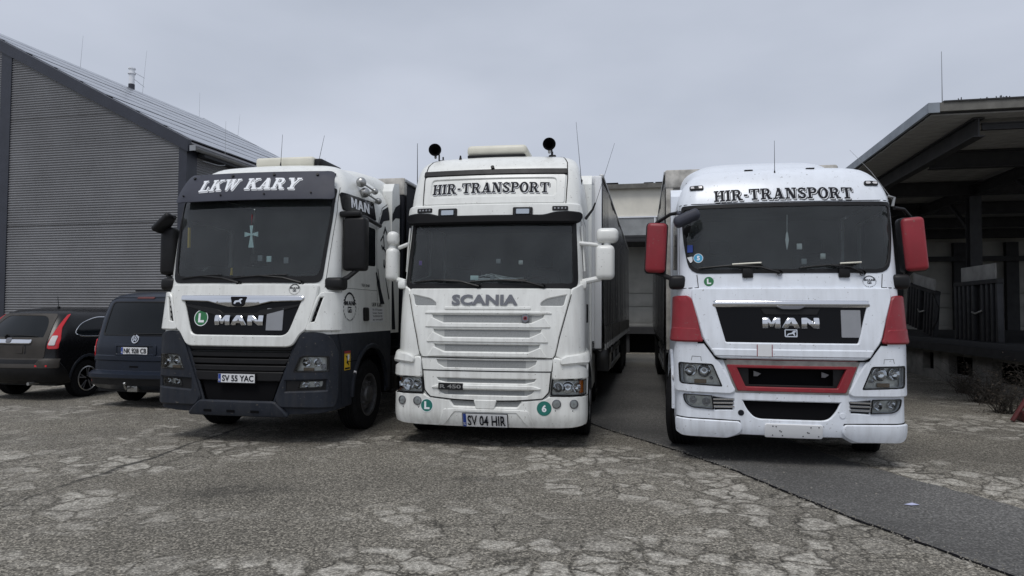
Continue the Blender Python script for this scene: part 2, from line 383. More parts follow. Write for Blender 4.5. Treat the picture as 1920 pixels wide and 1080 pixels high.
def font_mesh(s, bold=0.0, spacing=1.0):
    key = (s, bold, spacing)
    if key in _fc: return _fc[key]
    cu = bpy.data.curves.new('t', 'FONT'); cu.body = s; cu.size = 1.0; cu.offset = bold; cu.space_character = spacing; cu.resolution_u = 3; cu.fill_mode = 'FRONT'
    o = bpy.data.objects.new('t', cu); C.objects.link(o); bpy.context.view_layer.update()
    me = o.to_mesh(); V = [(v.co.x, v.co.y) for v in me.vertices]; F = [tuple(p.vertices) for p in me.polygons]
    o.to_mesh_clear(); bpy.data.objects.remove(o); bpy.data.curves.remove(cu); _fc[key] = (V, F); return V, F
def sans(name, S, s, u0, v0, u1, v1, m, parent, off, bold=.02, spacing=1.0, shear=0):
    V, F = font_mesh(s, bold, spacing); xs = [p[0] for p in V]; ys = [p[1] for p in V]; a, b, c, d = min(xs), max(xs), min(ys), max(ys)
    P_ = [S.m(u0+(x-a)/(b-a)*(u1-u0)+shear*(y-c)/(d-c), v0+(y-c)/(d-c)*(v1-v0), off) for x, y in V]
    return link(name, P_, F, m, parent, 0)
MANG = {'M': (1.24, [[(0, 0), (0, 1), (.38, 1), (.62, .48), (.86, 1), (1.24, 1), (1.24, 0), (.90, 0), (.90, .6), (.68, .12), (.56, .12), (.34, .6), (.34, 0)]], []),
 'A': (1.26, [[(0, 0), (.42, 1), (.84, 1), (1.26, 0), (.9, 0), (.81, .22), (.45, .22), (.36, 0)]], [[(.53, .42), (.63, .68), (.73, .42)]]),
 'N': (1.22, [[(0, 0), (0, 1), (.36, 1), (.88, .44), (.88, 1), (1.22, 1), (1.22, 0), (.86, 0), (.34, .56), (.34, 0)]], [])}
def dome(off, v0, v1, h): return lambda u, v: off+h*(1-((v-(v0+v1)/2)/((v1-v0)/2))**2)
def wide_letters(name, S, s, u0, v0, u1, v1, m, parent, off, thick=.015, gap=.16, bev=.006):
    W = sum(MANG[c][0] for c in s)+gap*(len(s)-1); k = (u1-u0)/W; x = 0
    for c in s:
        w_, P_, H_ = MANG[c]; f = lambda q: [(u0+(a+x)*k, v0+b*(v1-v0)) for a, b in q]
        panel(name, S, None, m, parent, off=dome(off, v0, v1, .012) if thick else off, thick=thick, pos=[f(q) for q in P_], holes=[f(q) for q in H_], step=.02 if thick else 0, bev=bev if thick else 0, smooth=40); x += w_+gap
def wreath(S, cu, cv, rx, ry, parent, off, m, letters=True):
    pos = []
    a = arc(cu, cv+ry*.25, rx*.72, ry*.72, -10, 190, 14); pos += stroke(a, rx*.12)
    for sg in (-1, 1):
        for i in range(9):
            t = math.radians(-80+i*16)
            x = cu+sg*rx*.92*math.cos(t); y = cv+ry*.92*math.sin(t); d = t+PI/2+.5
            dx, dy = sg*math.cos(d)*rx*.16, math.sin(d)*ry*.13; px, py = -dy*.35, dx*.35
            pos.append([(x-dx, y-dy), (x+px, y+py), (x+dx, y+dy), (x-px, y-py)])
    pos += stroke([(cu-rx*.25, cv-ry*.35), (cu-rx*.25, cv-ry*.02), (cu+rx*.25, cv-ry*.02)], rx*.07)+stroke([(cu-rx*.25, cv-ry*.35), (cu+rx*.25, cv-ry*.35), (cu+rx*.25, cv-ry*.15)], rx*.07)
    pos.append([(cu-rx*.18, cv-ry*.3), (cu, cv-ry*.15), (cu+rx*.22, cv-ry*.06), (cu+rx*.1, cv-ry*.2), (cu+rx*.12, cv-ry*.3)])
    v, f = [], []
    for q in pos:
        n = len(v); v += [S.m(x, y, off) for x, y in q]; f.append(tuple(range(n, n+len(q))))
    o = link('wreath_emblem', v, f, m, parent, 0)
    if letters: wide_letters('emblem_letter', S, 'MAN', cu-rx*.62, cv+ry*.12, cu+rx*.62, cv+ry*.42, m, o, off+.0006, 0)
    return o
def disc_sticker(S, cu, cv, r, ch, m, parent, off, ring=None):
    o = panel('round_sticker', S, circ(cu, cv, r, 28), ring or M['vwhite'], parent, off=off, thick=0, step=0)
    panel('sticker_field', S, circ(cu, cv, r*.9, 28), m, o, off=off+.001, thick=0, step=0)
    if ch == 'L':
        panel('sticker_letter', S, None, M['vwhite'], o, off=off+.002, thick=0, step=0, pos=[rect(cu-r*.38, cv-r*.55, cu-r*.08, cv+r*.58), rect(cu-r*.38, cv-r*.55, cu+r*.45, cv-r*.27)])
    else: sans('sticker_letter', S, ch, cu-r*.32, cv-r*.5, cu+r*.32, cv+r*.5, M['vwhite'], o, off+.002, .04)
    return o
def number_plate(S, u0, v0, u1, v1, txt, parent, off, frame=True):
    w_, h_ = u1-u0, v1-v0
    o = panel('number_plate', S, rounded(rect(u0-.008, v0-.012, u1+.008, v1+.006), .008), M['black'], parent, off=off, thick=.015, step=0, bev=.002)
    panel('plate_face', S, rounded(rect(u0, v0, u1, v1), .006), M['plate'], o, off=off+.002, thick=0, step=0)
    panel('blue_band', S, rect(u0+.002, v0+.002, u0+w_*.075, v1-.002), M['blue'], o, off=off+.003, thick=0, step=0)
    sans('band_letters', S, 'RO' if 'SV' in txt else 'A', u0+w_*.015, v0+h_*.15, u0+w_*.06, v0+h_*.4, M['vwhite'], o, off+.004, .02)
    sans('plate_text', S, txt, u0+w_*.11, v0+h_*.14, u1-w_*.03, v1-h_*.14, M['ink'], o, off+.0045, .022)
    return o
def headlamp(S, poly, parent, bowls, off=.006, amber=None, depth=.042, am=None):
    """bezel, reflector bowls, clear lens in a hole that the bumper leaves"""
    o = panel('headlight', S, poly, M['lampback'], parent, off=-depth, thick=0, step=.08)
    cx = sum(p[0] for p in poly)/len(poly); cy = sum(p[1] for p in poly)/len(poly)
    inn = [(cx+(x-cx)*.93, cy+(y-cy)*.9) for x, y in poly]
    panel('bezel', S, poly, M['black'], o, off=off, thick=.012, holes=[inn], step=.08, bev=.001)
    for (bu, bv, br) in bowls:
        mb = MB(); p0 = S.m(bu, bv, -depth+.004); n = (S.m(bu, bv, .05)-S.m(bu, bv, 0)).normalized()
        T = Matrix.Translation(p0) @ n.to_track_quat('Y', 'Z').to_matrix().to_4x4()
        mb.lathe([(br*t, .034*t*t) for t in (.12, .3, .5, .7, .85, 1.0)]+[(br*1.05, .033), (br*1.08, 0)], 20, T)
        mb.build('reflector', M['chrome'], o)
        MB().lathe([(.001, .025), (br*.16, .02), (br*.2, .01), (br*.2, 0)], 12, T).build('bulb', M['clearlens'], o)
    if amber: panel('indicator', S, amber, am or M['dimamber'], o, off=-.02, thick=.01, step=0)
    panel('lens', S, [(cx+(x-cx)*.935, cy+(y-cy)*.905) for x, y in poly], M['lens'], o, off=off-.003, thick=0, step=.08)
    return o
def wheel(parent, x, y, r, wd, sg, rimr, name='wheel', hub='steer', rimm=None, z=None):
    """sg: side the rim faces (+x or -x); local axis y of lathe -> x"""
    o = empty(name, (x, y, r if z is None else z)); o.parent = parent
    T = Matrix.Rotation(-sg*PI/2, 4, 'Z')
    h = wd/2; tp = [(rimr, -h*.8), (rimr+.02, -h*.95), (r*.82, -h), (r*.95, -h*.93), (r, -h*.72)]
    for k in range(5):
        a = -h*.72+k*(h*1.44)/5; b = a+h*1.44/5; tp += [(r, a+.012), (r, b-.012), (r-.012, b-.008), (r-.012, b)]
    tp = tp[:-2]+[(r, h*.72), (r*.95, h*.93), (r*.82, h), (rimr+.02, h*.95), (rimr, h*.8)]
    MB().lathe(tp, 40, T, close=True).build('tyre', M['rubber'], o)
    rb = MB(); q = rimr
    if hub == 'steer': rb.lathe([(q+.015, h*.93), (q, h*.95), (q-.02, h*.9), (q-.03, h*.35), (q*.78, h*.25), (q*.72, h*.55), (q*.5, h*.75), (q*.42, h*.8), (q*.4, h*1.0), (q*.3, h*1.05), (.001, h*1.07)], 32, T)
    else: rb.lathe([(q+.015, h*.93), (q, h*.95), (q-.02, h*.85), (q-.03, -h*.2), (q*.75, -h*.35), (q*.45, -h*.3), (q*.4, h*.2), (.001, h*.25)], 32, T)
    for k in range(10):
        a = 2*PI*k/10; rr = q*.6; p = Vector((rr*math.cos(a), h*(.66 if hub == 'steer' else -.3), rr*math.sin(a)))
        rb.lathe([(.018, 0), (.018, .035), (.001, .04)], 6, T @ Matrix.Translation(p))
    rb.build('rim', rimm or M['rim'], o); return o
def spoiler(root, rings, m, name='roof_spoiler'):
    v = []; n = 22
    for y, hw_, zt, zb in rings:
        for k in range(n+1):
            a = PI*k/n; c, s_ = math.cos(a), math.sin(a)
            v.append((hw_*math.copysign(abs(c)**.42, c), y, zb+(zt-zb)*abs(s_)**.42))
    f = [(i*(n+1)+k, i*(n+1)+k+1, (i+1)*(n+1)+k+1, (i+1)*(n+1)+k) for i in range(len(rings)-1) for k in range(n)]
    f.append(tuple(range(n+1))); f.append(tuple(range(len(v)-n-1, len(v))))
    mb = MB(); mb.v = [Vector(p) for p in v]; mb.f = f; o = mb.build(name, m, root, 40)
    class Sp:   # surface of the deflector: t along the rings, a the angle
        def m(s, t, a, off=0):
            i = min(int(t), len(rings)-2); q = t-i; y, hw_, zt, zb = [rings[i][j]*(1-q)+rings[i+1][j]*q for j in range(4)]
            c, s_ = math.cos(math.radians(a)), math.sin(math.radians(a)); return Vector((hw_*math.copysign(abs(c)**.42, c), y, zb+(zt-zb)*abs(s_)**.42))+Vector((c*.5, -.3, s_)).normalized()*(.012+off)
    o['n'] = 0; del o['n']; return o, Sp()
def antenna(parent, p, d, L, r=.004, base=.03):
    p = Vector(p); d = Vector(d).normalized()
    MB().tube([p-d*.02, p+d*.05], base*.5, 8, r2=base*.22).tube([p+d*.04, p+d*L], r, 6, r2=r*.5).build('antenna', M['black'], parent)
# ------------------------------------------------------------ ground
def ground_mat(name, dark, light, pale=None, crack=True, grain=95):
    m = bpy.data.materials.new(name); m.use_nodes = True; t = m.node_tree; b = t.nodes['Principled BSDF']; L = t.links.new
    co = N(t, 'ShaderNodeTexCoord'); P = co.outputs['Object']
    def noise(sc_, det=5, ro=.6, src=P):
        n = N(t, 'ShaderNodeTexNoise'); n.inputs['Scale'].default_value = sc_; n.inputs['Detail'].default_value = det; n.inputs['Roughness'].default_value = ro; L(src, n.inputs['Vector']); return n
    def ramp(src, a, b_, lo=0, hi=1):
        r = N(t, 'ShaderNodeMapRange'); r.inputs['From Min'].default_value = a; r.inputs['From Max'].default_value = b_; r.inputs['To Min'].default_value = lo; r.inputs['To Max'].default_value = hi; L(src, r.inputs['Value']); return r.outputs[0]
    def math_(op, a, b_):
        n = N(t, 'ShaderNodeMath', operation=op)
        for i, q in enumerate((a, b_)):
            if isinstance(q, (int, float)): n.inputs[i].default_value = q
            else: L(q, n.inputs[i])
        return n.outputs[0]
    def mix(f, a, b_):
        n = N(t, 'ShaderNodeMixRGB')
        for i, q in zip(('Fac', 'Color1', 'Color2'), (f, a, b_)):
            if isinstance(q, (int, float)): n.inputs[i].default_value = q
            elif isinstance(q, tuple): n.inputs[i].default_value = (*q, 1)
            else: L(q, n.inputs[i])
        return n.outputs[0]
    vo = N(t, 'ShaderNodeTexVoronoi'); vo.inputs['Scale'].default_value = grain; L(P, vo.inputs['Vector'])
    g = N(t, 'ShaderNodeSeparateColor'); L(vo.outputs['Color'], g.inputs[0])
    g1 = ramp(g.outputs[0], 0, 1, 0, 1); g2 = math_('POWER', g1, 3.0)
    n40 = noise(38, 4, .7); gg = math_('ADD', math_('MULTIPLY', g2, .75), ramp(n40.outputs['Fac'], .35, .75, -.05, .45))
    col = mix(gg, dark, light)
    big = noise(.55, 6, .55); col = mix(ramp(big.outputs['Fac'], .35, .7, 0, .35 if pale else .6), col, tuple(c*.55 for c in dark))
    h = gg
    if pale:
        wn = noise(2.2, 3); wv = N(t, 'ShaderNodeVectorMath', operation='MULTIPLY_ADD'); L(wn.outputs['Color'], wv.inputs[0]); wv.inputs[1].default_value = (.5, .5, 0); L(P, wv.inputs[2])
        ve = N(t, 'ShaderNodeTexVoronoi', feature='DISTANCE_TO_EDGE'); ve.inputs['Scale'].default_value = 3.4; L(wv.outputs[0], ve.inputs['Vector'])
        vc = N(t, 'ShaderNodeTexVoronoi'); vc.inputs['Scale'].default_value = 3.4; L(wv.outputs[0], vc.inputs['Vector'])
        sc3 = N(t, 'ShaderNodeSeparateColor'); L(vc.outputs['Color'], sc3.inputs[0])
        mk = noise(.42, 4, .6); 
        anc = mk.outputs['Fac']
        for (cx, cy, rx, ry, amt) in ((2.2, 6.7, 1.2, .8, .22), (1.9, 5.2, 1.2, .9, .2), (-.9, 4.7, 1.4, .5, .2), (-.1, 5.6, 1.0, .5, .16), (-4.9, 6.3, 1.1, .5, .2), (-5.0, 7.9, 1.3, .6, .16), (1.3, 8.3, .9, .7, .18), (5.0, 7.4, .9, 1.0, .22), (6.2, 6.0, 1, 1.5, .2), (.6, 4.2, 1.6, .6, .15), (-2.6, 6.9, 1.3, 1.0, -.25), (1.0, 6.0, .8, .6, -.2), (-2.2, 5.2, .9, .5, -.15)):
            v1 = N(t, 'ShaderNodeVectorMath', operation='SUBTRACT'); L(P, v1.inputs[0]); v1.inputs[1].default_value = (cx, cy, 0)
            v2 = N(t, 'ShaderNodeVectorMath', operation='MULTIPLY'); L(v1.outputs[0], v2.inputs[0]); v2.inputs[1].default_value = (1/rx, 1/ry, 0)
            v3 = N(t, 'ShaderNodeVectorMath', operation='LENGTH'); L(v2.outputs[0], v3.inputs[0])
            anc = math_('ADD', anc, ramp(v3.outputs['Value'], .35, 1.5, amt, 0))
        mask = ramp(anc, .44, .585)
        cell = math_('MULTIPLY', ramp(ve.outputs['Distance'], .025, .14), ramp(sc3.outputs[0], .25, .6, .15, 1))
        fr = noise(9, 6, .75); cell = math_('MULTIPLY', cell, ramp(fr.outputs['Fac'], .37, .56, .1, 1))
        pf = math_('MULTIPLY', math_('MULTIPLY', cell, mask), ramp(gg, .05, .7, .45, 1.0)); col = mix(math_('MULTIPLY', pf, .85), col, pale)
        ck = math_('MULTIPLY', math_('SUBTRACT', 1.0, ramp(ve.outputs['Distance'], .004, .05)), ramp(anc, .52, .62)); col = mix(math_('MULTIPLY', math_('MULTIPLY', ck, ramp(wn.outputs['Fac'], .35, .6)), .6), col, (.022, .021, .018))
        h = math_('SUBTRACT', math_('ADD', gg, math_('MULTIPLY', pf, .8)), math_('MULTIPLY', ck, .8))
        # a long tar seam running towards the camera and an oil stain
        sx = N(t, 'ShaderNodeSeparateXYZ'); L(P, sx.inputs[0])
        wob = noise(1.4, 5, .7); X_ = math_('ADD', math_('ADD', sx.outputs[0], math_('MULTIPLY', math_('SUBTRACT', wob.outputs['Fac'], .5), .35)), math_('MULTIPLY', math_('SUBTRACT', sx.outputs[1], 8.5), -.105))
        dd = math_('ABSOLUTE', math_('ADD', X_, 4.22), 0); seam = math_('MULTIPLY', math_('SUBTRACT', 1.0, ramp(dd, .01, .05)), math_('MULTIPLY', ramp(sx.outputs[1], 6.0, 7.2), ramp(sx.outputs[1], 10.2, 11.4, 1, 0)))
        col = mix(math_('MULTIPLY', seam, .8), col, (.016, .016, .015))
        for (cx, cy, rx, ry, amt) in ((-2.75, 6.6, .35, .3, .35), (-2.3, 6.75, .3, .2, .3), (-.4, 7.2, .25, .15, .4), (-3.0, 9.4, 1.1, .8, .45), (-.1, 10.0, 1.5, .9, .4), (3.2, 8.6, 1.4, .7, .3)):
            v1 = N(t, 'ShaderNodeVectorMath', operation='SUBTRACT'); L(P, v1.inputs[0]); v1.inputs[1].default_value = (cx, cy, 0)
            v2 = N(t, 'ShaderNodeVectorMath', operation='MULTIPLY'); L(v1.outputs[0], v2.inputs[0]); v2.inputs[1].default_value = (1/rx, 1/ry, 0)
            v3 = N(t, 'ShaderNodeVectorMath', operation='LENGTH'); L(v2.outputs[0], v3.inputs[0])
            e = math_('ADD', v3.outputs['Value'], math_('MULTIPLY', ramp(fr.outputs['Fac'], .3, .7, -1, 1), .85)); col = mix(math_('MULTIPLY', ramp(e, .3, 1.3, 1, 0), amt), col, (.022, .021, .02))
    L(col, b.inputs['Base Color'])
    L(ramp(big.outputs['Fac'], .35, .7, .95, .72), b.inputs['Roughness']); b.inputs['Specular IOR Level'].default_value = .3
    bp = N(t, 'ShaderNodeBump'); bp.inputs['Strength'].default_value = .75; bp.inputs['Distance'].default_value = .012; L(h, bp.inputs['Height']); L(bp.outputs[0], b.inputs['Normal'])
    return m
def sheet(name, pts, z, m):
    v2, F = fill([pts], [], 0); o = link(name, [(x, y, z) for x, y in v2], F, m, None, 0); return tag(o, kind='structure')
sheet('ground', [(-400, -60), (400, -60), (400, 900), (-400, 900)], 0, ground_mat('cracked_asphalt', (.040, .0365, .030), (.53, .49, .41), (.70, .665, .59), grain=75))
rs = random.Random(5)
def wob(pts, n=10, amp=.025):
    out = []
    for a, b in zip(pts, pts[1:]):
        for i in range(n): t = i/n; out.append((a[0]+(b[0]-a[0])*t+rs.uniform(-amp, amp), a[1]+(b[1]-a[1])*t))
    return out+[pts[-1]]
lf = [(4.1, 2.0), (3.34, 4.62), (2.89, 5.96), (2.50, 7.57), (2.06, 8.82), (1.41, 10.28), (.9, 12.0), (.3, 14.5), (-.6, 19), (-.8, 23)]
rt = [(6.4, 23), (5.6, 18), (4.3, 13.0), (3.7, 10.4), (3.99, 8.15), (4.25, 7.25), (4.60, 6.19), (5.5, 3.6), (6.2, 2.0)]
sheet('asphalt_strip', wob(lf)+wob(rt), .004, ground_mat('new_asphalt', (.072, .070, .067), (.28, .275, .262), None, grain=75))
mb = MB(); lw = wob(lf[:7], 14, .012)
for i, (a, b) in enumerate(zip(lw, lw[1:])):
    w0 = .012+.03*rs.random(); mb.add([(a[0]-w0, a[1], .007), (a[0]+.01, a[1], .007), (b[0]+.01, b[1], .007), (b[0]-w0, b[1], .007)], [(0, 1, 2, 3)])
mb.build('asphalt_joint', M['matt'], None, 0, kind='structure')
sheet('concrete_apron', [(-1.5, 23.0), (14, 20.0), (14, 26.5), (-1.5, 31)], .008, ground_mat('apron_concrete', (.10, .098, .088), (.24, .23, .21), None, grain=60))
rs = random.Random(21); gm = MB()
def stones(n, xr, yr, smin, smax):
    for i in range(n):
        x, y = rs.uniform(*xr), yr[0]+(yr[1]-yr[0])*rs.random()**1.5; s = rs.uniform(smin, smax)
        p = [(x+s*rs.uniform(.6, 1), y, .002), (x, y+s*rs.uniform(.6, 1), .002), (x-s*rs.uniform(.6, 1), y, .002), (x, y-s*rs.uniform(.6, 1), .002), (x+s*rs.uniform(-.3, .3), y+s*rs.uniform(-.3, .3), .004+s*rs.uniform(.5, .9))]
        gm.add(p, [(0, 1, 4), (1, 2, 4), (2, 3, 4), (3, 0, 4)])
stones(5200, (-6, 6.5), (3.6, 11), .003, .008); stones(500, (-6, 6.5), (3.6, 13), .008, .016)
for a, b in zip(lf, lf[1:6]):
    for i in range(130): q = rs.random(); x = a[0]+(b[0]-a[0])*q+rs.gauss(-.02, .06); y = a[1]+(b[1]-a[1])*q; s = rs.uniform(.004, .012); gm.add([(x+s, y, .005), (x, y+s, .005), (x-s, y-s*.3, .005), (x, y, .006+s)], [(0, 1, 3), (1, 2, 3), (2, 0, 3)])
M['grit'] = mat('loose_grit', (.30, .28, .24), .9, nscale=3, namt=.5)
gm.build('loose_grit', M['grit'], None, 0, kind='stuff')
pp = [(3.58, 6.30), (3.70, 6.36), (3.745, 6.29), (3.63, 6.24)]
MB().add([(3.59, 6.30, .008), (3.69, 6.345, .012), (3.73, 6.29, .008), (3.63, 6.25, .013), (3.66, 6.30, .008)], [(0, 3, 4), (3, 2, 4), (2, 1, 4), (1, 0, 4)]).build('litter', M['litblue'], None, 0, label='small scrap of pale bluish paper lying on the dark asphalt strip', cat='litter')

# ------------------------------------------------------------ corrugated hall on the left
M['clad'] = mat('grey_cladding', (.215, .217, .226), .42, metal=.1, nscale=.7, namt=.2, dirt=.25)
M['anth'] = mat('anthracite_trim', (.026, .029, .042), .4, nscale=2, namt=.2)
M['solar'] = mat('solar_glass', (.42, .44, .48), .2, metal=.75, nscale=1.2, namt=.12)
M['roofm'] = mat('roof_metal', (.10, .10, .11), .5, metal=.3)
M['gutter'] = mat('zinc', (.36, .37, .38), .4, metal=.7, nscale=3, namt=.2)
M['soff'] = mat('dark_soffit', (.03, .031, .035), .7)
hall = empty('industrial_hall', (-9.63, 20, 0), -math.radians(13), 'large grey corrugated hall with dark corner trim and pitched roof, behind the two cars', 'building')
SLP = .5086; EZ = 6.6; HW2 = 9.5
def corrugated(name, s0, s1, z0, z1, T, par, clip=None, pitch=.076, amp=.017):
    n = int((z1-z0)/pitch*6); v = []; f = []
    for i in range(n+1):
        z = z0+(z1-z0)*i/n; a, b = s0, s1
        if clip:
            lo, hi = clip(z); a, b = max(a, lo), min(b, hi)
            if b-a < .02: break
        d = -amp*(1+max(-.8, min(.8, 1.3*math.sin(2*PI*z/pitch)))); v += [T @ Vector((a, d, z)), T @ Vector((b, d, z))]
        if i: k = len(v)-4; f.append((k, k+1, k+3, k+2))
    return link(name, v, f, M['clad'], par, 60)
clipf = lambda z: (-2*HW2+max(0, (z-EZ)/SLP), -max(0, (z-EZ)/SLP))
I4 = Matrix.Identity(4)
for s0, s1 in ((-2*HW2+.2, -12.9), (-12.5, -6.84), (-6.44, -.2)):
    for z0, z1 in ((.25, 1.0), (1.012, 4.35), (4.362, 7.72), (7.732, 11.4)): corrugated('wall_sheet', s0, s1, z0, z1, I4, hall, clipf)
TS = Matrix.Rotation(PI/2, 4, 'Z')
for z0, z1 in ((.25, 1.0), (1.012, 4.35), (4.362, 6.4)): corrugated('wall_sheet', .2, 12.8, z0, z1, TS, hall)
MB().box((-2*HW2, .03, 0), (-.03, 12.97, .25)).build('plinth', M['anth'], hall)
MB().prism([(-2*HW2+.1, .25), (-.1, .25), (-.1, EZ-.1), (-HW2, EZ+HW2*SLP-.1), (-2*HW2+.1, EZ-.1)], 'y', .06, 12.9).build('wall_core', M['anth'], hall)
for s in (-12.9, -6.84): MB().prism([(s, 0), (s+.40, 0), (s+.40, EZ-(s+.40 if s+.4 > -HW2 else -2*HW2-s-.4)*SLP-.05), (s, EZ-(s if s > -HW2 else -2*HW2-s)*SLP-.05)], 'y', -.05, .055).build('wall_post', M['anth'], hall)
MB().box((-.22, -.05, 0), (.05, .40, EZ+.0)).build('corner_post', M['anth'], hall); MB().box((-.05, 12.6, 0), (.05, 13.05, EZ)).build('corner_post', M['anth'], hall)
up = lambda s, d=0: EZ+.05-SLP*s+d
for y0, y1 in ((-.10, .05), (13.0, 13.1)):
    for sg in (1, -1):
        q = [(.12, up(.12, -.18)), (.12, up(.12, .18)), (-HW2, up(-HW2, .18)), (-HW2, up(-HW2, -.18))]
        if sg < 0: q = [(-2*HW2-a, b) for a, b in q]
        MB().prism(q, 'y', y0, y1).build('verge_trim', M['anth'], hall)
q = [(.3, up(.3, .0)), (.3, up(.3, .10)), (-HW2, up(-HW2, .10)), (-2*HW2-.3, up(.3, .10)), (-2*HW2-.3, up(.3, 0)), (-HW2, up(-HW2, 0))]
MB().prism(q, 'y', .051, 13.0).build('roof', M['roofm'], hall)
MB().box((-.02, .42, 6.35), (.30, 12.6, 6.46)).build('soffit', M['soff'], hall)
g = MB(); g.prism([(.30+.09*math.cos(PI+PI*k/8), 6.52+.09*math.sin(PI+PI*k/8)) for k in range(9)]+[(.375, 6.52), (.30+.0, 6.45+.0), (.225, 6.52)], 'y', -.12, 13.1); g.build('gutter', M['gutter'], hall)
bar('gutter_end', (.30, -.13, 6.50), (.30, -.12, 6.50), .2, .16, M['gutter'], hall)
cs = 1/math.sqrt(1+SLP*SLP)
pm = None
for i in range(9):
    for j in range(7):
        s = -.55-i*1.0-(.12 if i > 2 else 0)-(.12 if i > 5 else 0); y = .35+j*1.78
        if pm is None:
            o = MB().box((-.49, 0, 0), (.49, 1.765, .035), .004).build('solar_panel', M['solar'], hall); pm = o.data
        else: o = bpy.data.objects.new('solar_panel', pm); C.objects.link(o); o.parent = hall
        o.location = (s, y, up(s, .15)); o.rotation_euler = (0, math.atan(SLP), 0)
fl = MB().lathe([(.13, 0), (.13, .36)], 16, Matrix.Translation((-9.3, 8, up(-9.3, .0))) @ Matrix.Rotation(PI/2, 4, 'X')).build('flue_base', M['anth'], hall)
MB().lathe([(.115, .3), (.115, .80), (.16, .81), (.16, .86), (.12, .87), (.12, 1.02), (.15, 1.03), (.15, 1.08), (.001, 1.09)], 18, Matrix.Translation((-9.3, 8, up(-9.3, 0))) @ Matrix.Rotation(PI/2, 4, 'X')).build('flue', M['vwhite'], hall)
def rod(p, h, tilt=(0, 0), par=hall, r_=.007):
    p = Vector(p); MB().tube([p, p+Vector((tilt[0], tilt[1], h))], r_, 5, r2=r_*.5).build('lightning_rod', M['gutter'], par)
rod((-9.0, 8.3, up(-9, .1)), 2.0, (.18, 0)); rod((-9.2, 5.2, up(-9.2, .1)), 1.35, (.1, 0)); rod((-9.4, 12.6, up(-9.4, .1)), 1.3); rod((-7.3, 12.8, up(-7.3, .1)), 1.2, (.1, 0)); rod((-9.3, .5, up(-9.3, .1)), 1.2, (.08, 0)); rod((-2.5, 12.9, up(-2.5, .1)), 1.2); rod((.28, 1.4, 6.3), 1.4)
MB().tube([(-9.2, 8, up(-9.3, .6)), (-8.9, 8.3, up(-9.3, .3))], .008, 4).tube([(-9.2, 8, up(-9.3, .9)), (-8.9, 8.3, up(-9.3, .7))], .008, 4).build('rod_bracket', M['gutter'], hall)
MB().tube([(.28, 1.4, 6.3), (.24, 1.1, 6.25), (.1, .6, 6.27)], .012, 5).build('down_conductor', M['gutter'], hall)

# ------------------------------------------------------------ warehouse with dock canopy on the right and across the back
M['wallp'] = mat('wall_panel', (.42, .41, .37), .7, nscale=1.6, namt=.22, bump=.1, bscale=12)
M['wallu'] = mat('upper_wall', (.76, .73, .64), .7, nscale=1.2, namt=.14)
M['conc'] = mat('dock_concrete', (.22, .21, .19), .85, nscale=2.5, namt=.45, bump=.4, bscale=14)
M['zincf'] = mat('fascia_sheet', (.27, .30, .335), .5, metal=.2, nscale=4, namt=.18)
M['tar'] = mat('roof_felt', (.04, .04, .042), .9, nscale=4, namt=.3)
M['deckb'] = mat('deck_boards', (.34, .335, .32), .8, nscale=3, namt=.3)
M['oldst'] = mat('old_steel', (.032, .032, .034), .6, metal=.2, nscale=4, namt=.3)
M['fasc'] = mat('old_fascia', (.15, .145, .13), .7, nscale=5, namt=.3)
wh = empty('warehouse', (6.9, 11.2, 0), -math.radians(12.3), 'long beige loading warehouse with dark steel dock canopy, along the right and across the back', 'building')
# platform
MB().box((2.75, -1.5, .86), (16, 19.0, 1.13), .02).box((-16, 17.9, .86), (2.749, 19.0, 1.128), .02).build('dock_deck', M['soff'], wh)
fs = MB(); y = -1.4
ops = [(.8, 2.2), (3.6, 5.0), (6.0, 7.4), (8.4, 9.2), (11.0, 12.4), (14, 15.4)]
prev = -1.4
for a, b in ops: fs.box((2.95, prev, 0), (3.15, a, .86)); fs.box((2.95, a, 0), (3.15, b, .22)); fs.box((2.96, a, .70), (3.14, b, .86)); prev = b
fs.box((2.95, prev, 0), (3.15, 18.1, .86)); fs.build('dock_wall', M['conc'], wh)
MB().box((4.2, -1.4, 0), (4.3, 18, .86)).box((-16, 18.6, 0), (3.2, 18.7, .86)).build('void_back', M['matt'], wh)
for x in range(-15, 3, 3): MB().box((x, 18.0, 0), (x+.3, 18.25, .86)).build('dock_pier', M['oldst'], wh)
MB().box((2.70, -1.5, .80), (2.748, 17.9, 1.0)).box((-16, 17.84, .84), (2.7, 17.898, 1.12)).build('dock_buffer', M['oldst'], wh)
# back wall, one slab after another
xs = [-16+2.4*i for i in range(14)]; pd = {}
for i, x in enumerate(xs):
    for k, (z0, z1) in enumerate(((1.13, 1.28), (1.29, 2.02), (2.04, 2.62), (2.64, 4.75))):
        if (k) not in pd:
            o = MB().box((0, 0, 0), (2.385, .12, z1-z0), .008).build('wall_panel', M['wallp'], wh); pd[k] = o.data
        else: o = bpy.data.objects.new('wall_panel', pd[k]); C.objects.link(o); o.parent = wh
        o.location = (x, 19.0+(.012 if k % 2 else 0), z0)
for x in (7.4, 9.3, 10.6, 13): MB().box((x, 18.75, 1.13), (x+.45, 18.98, 4.7)).build('wall_column', M['oldst'], wh)
MB().box((-16, 19.15, 0), (16, 24, 4.9)).build('wall_core', M['wallp'], wh)
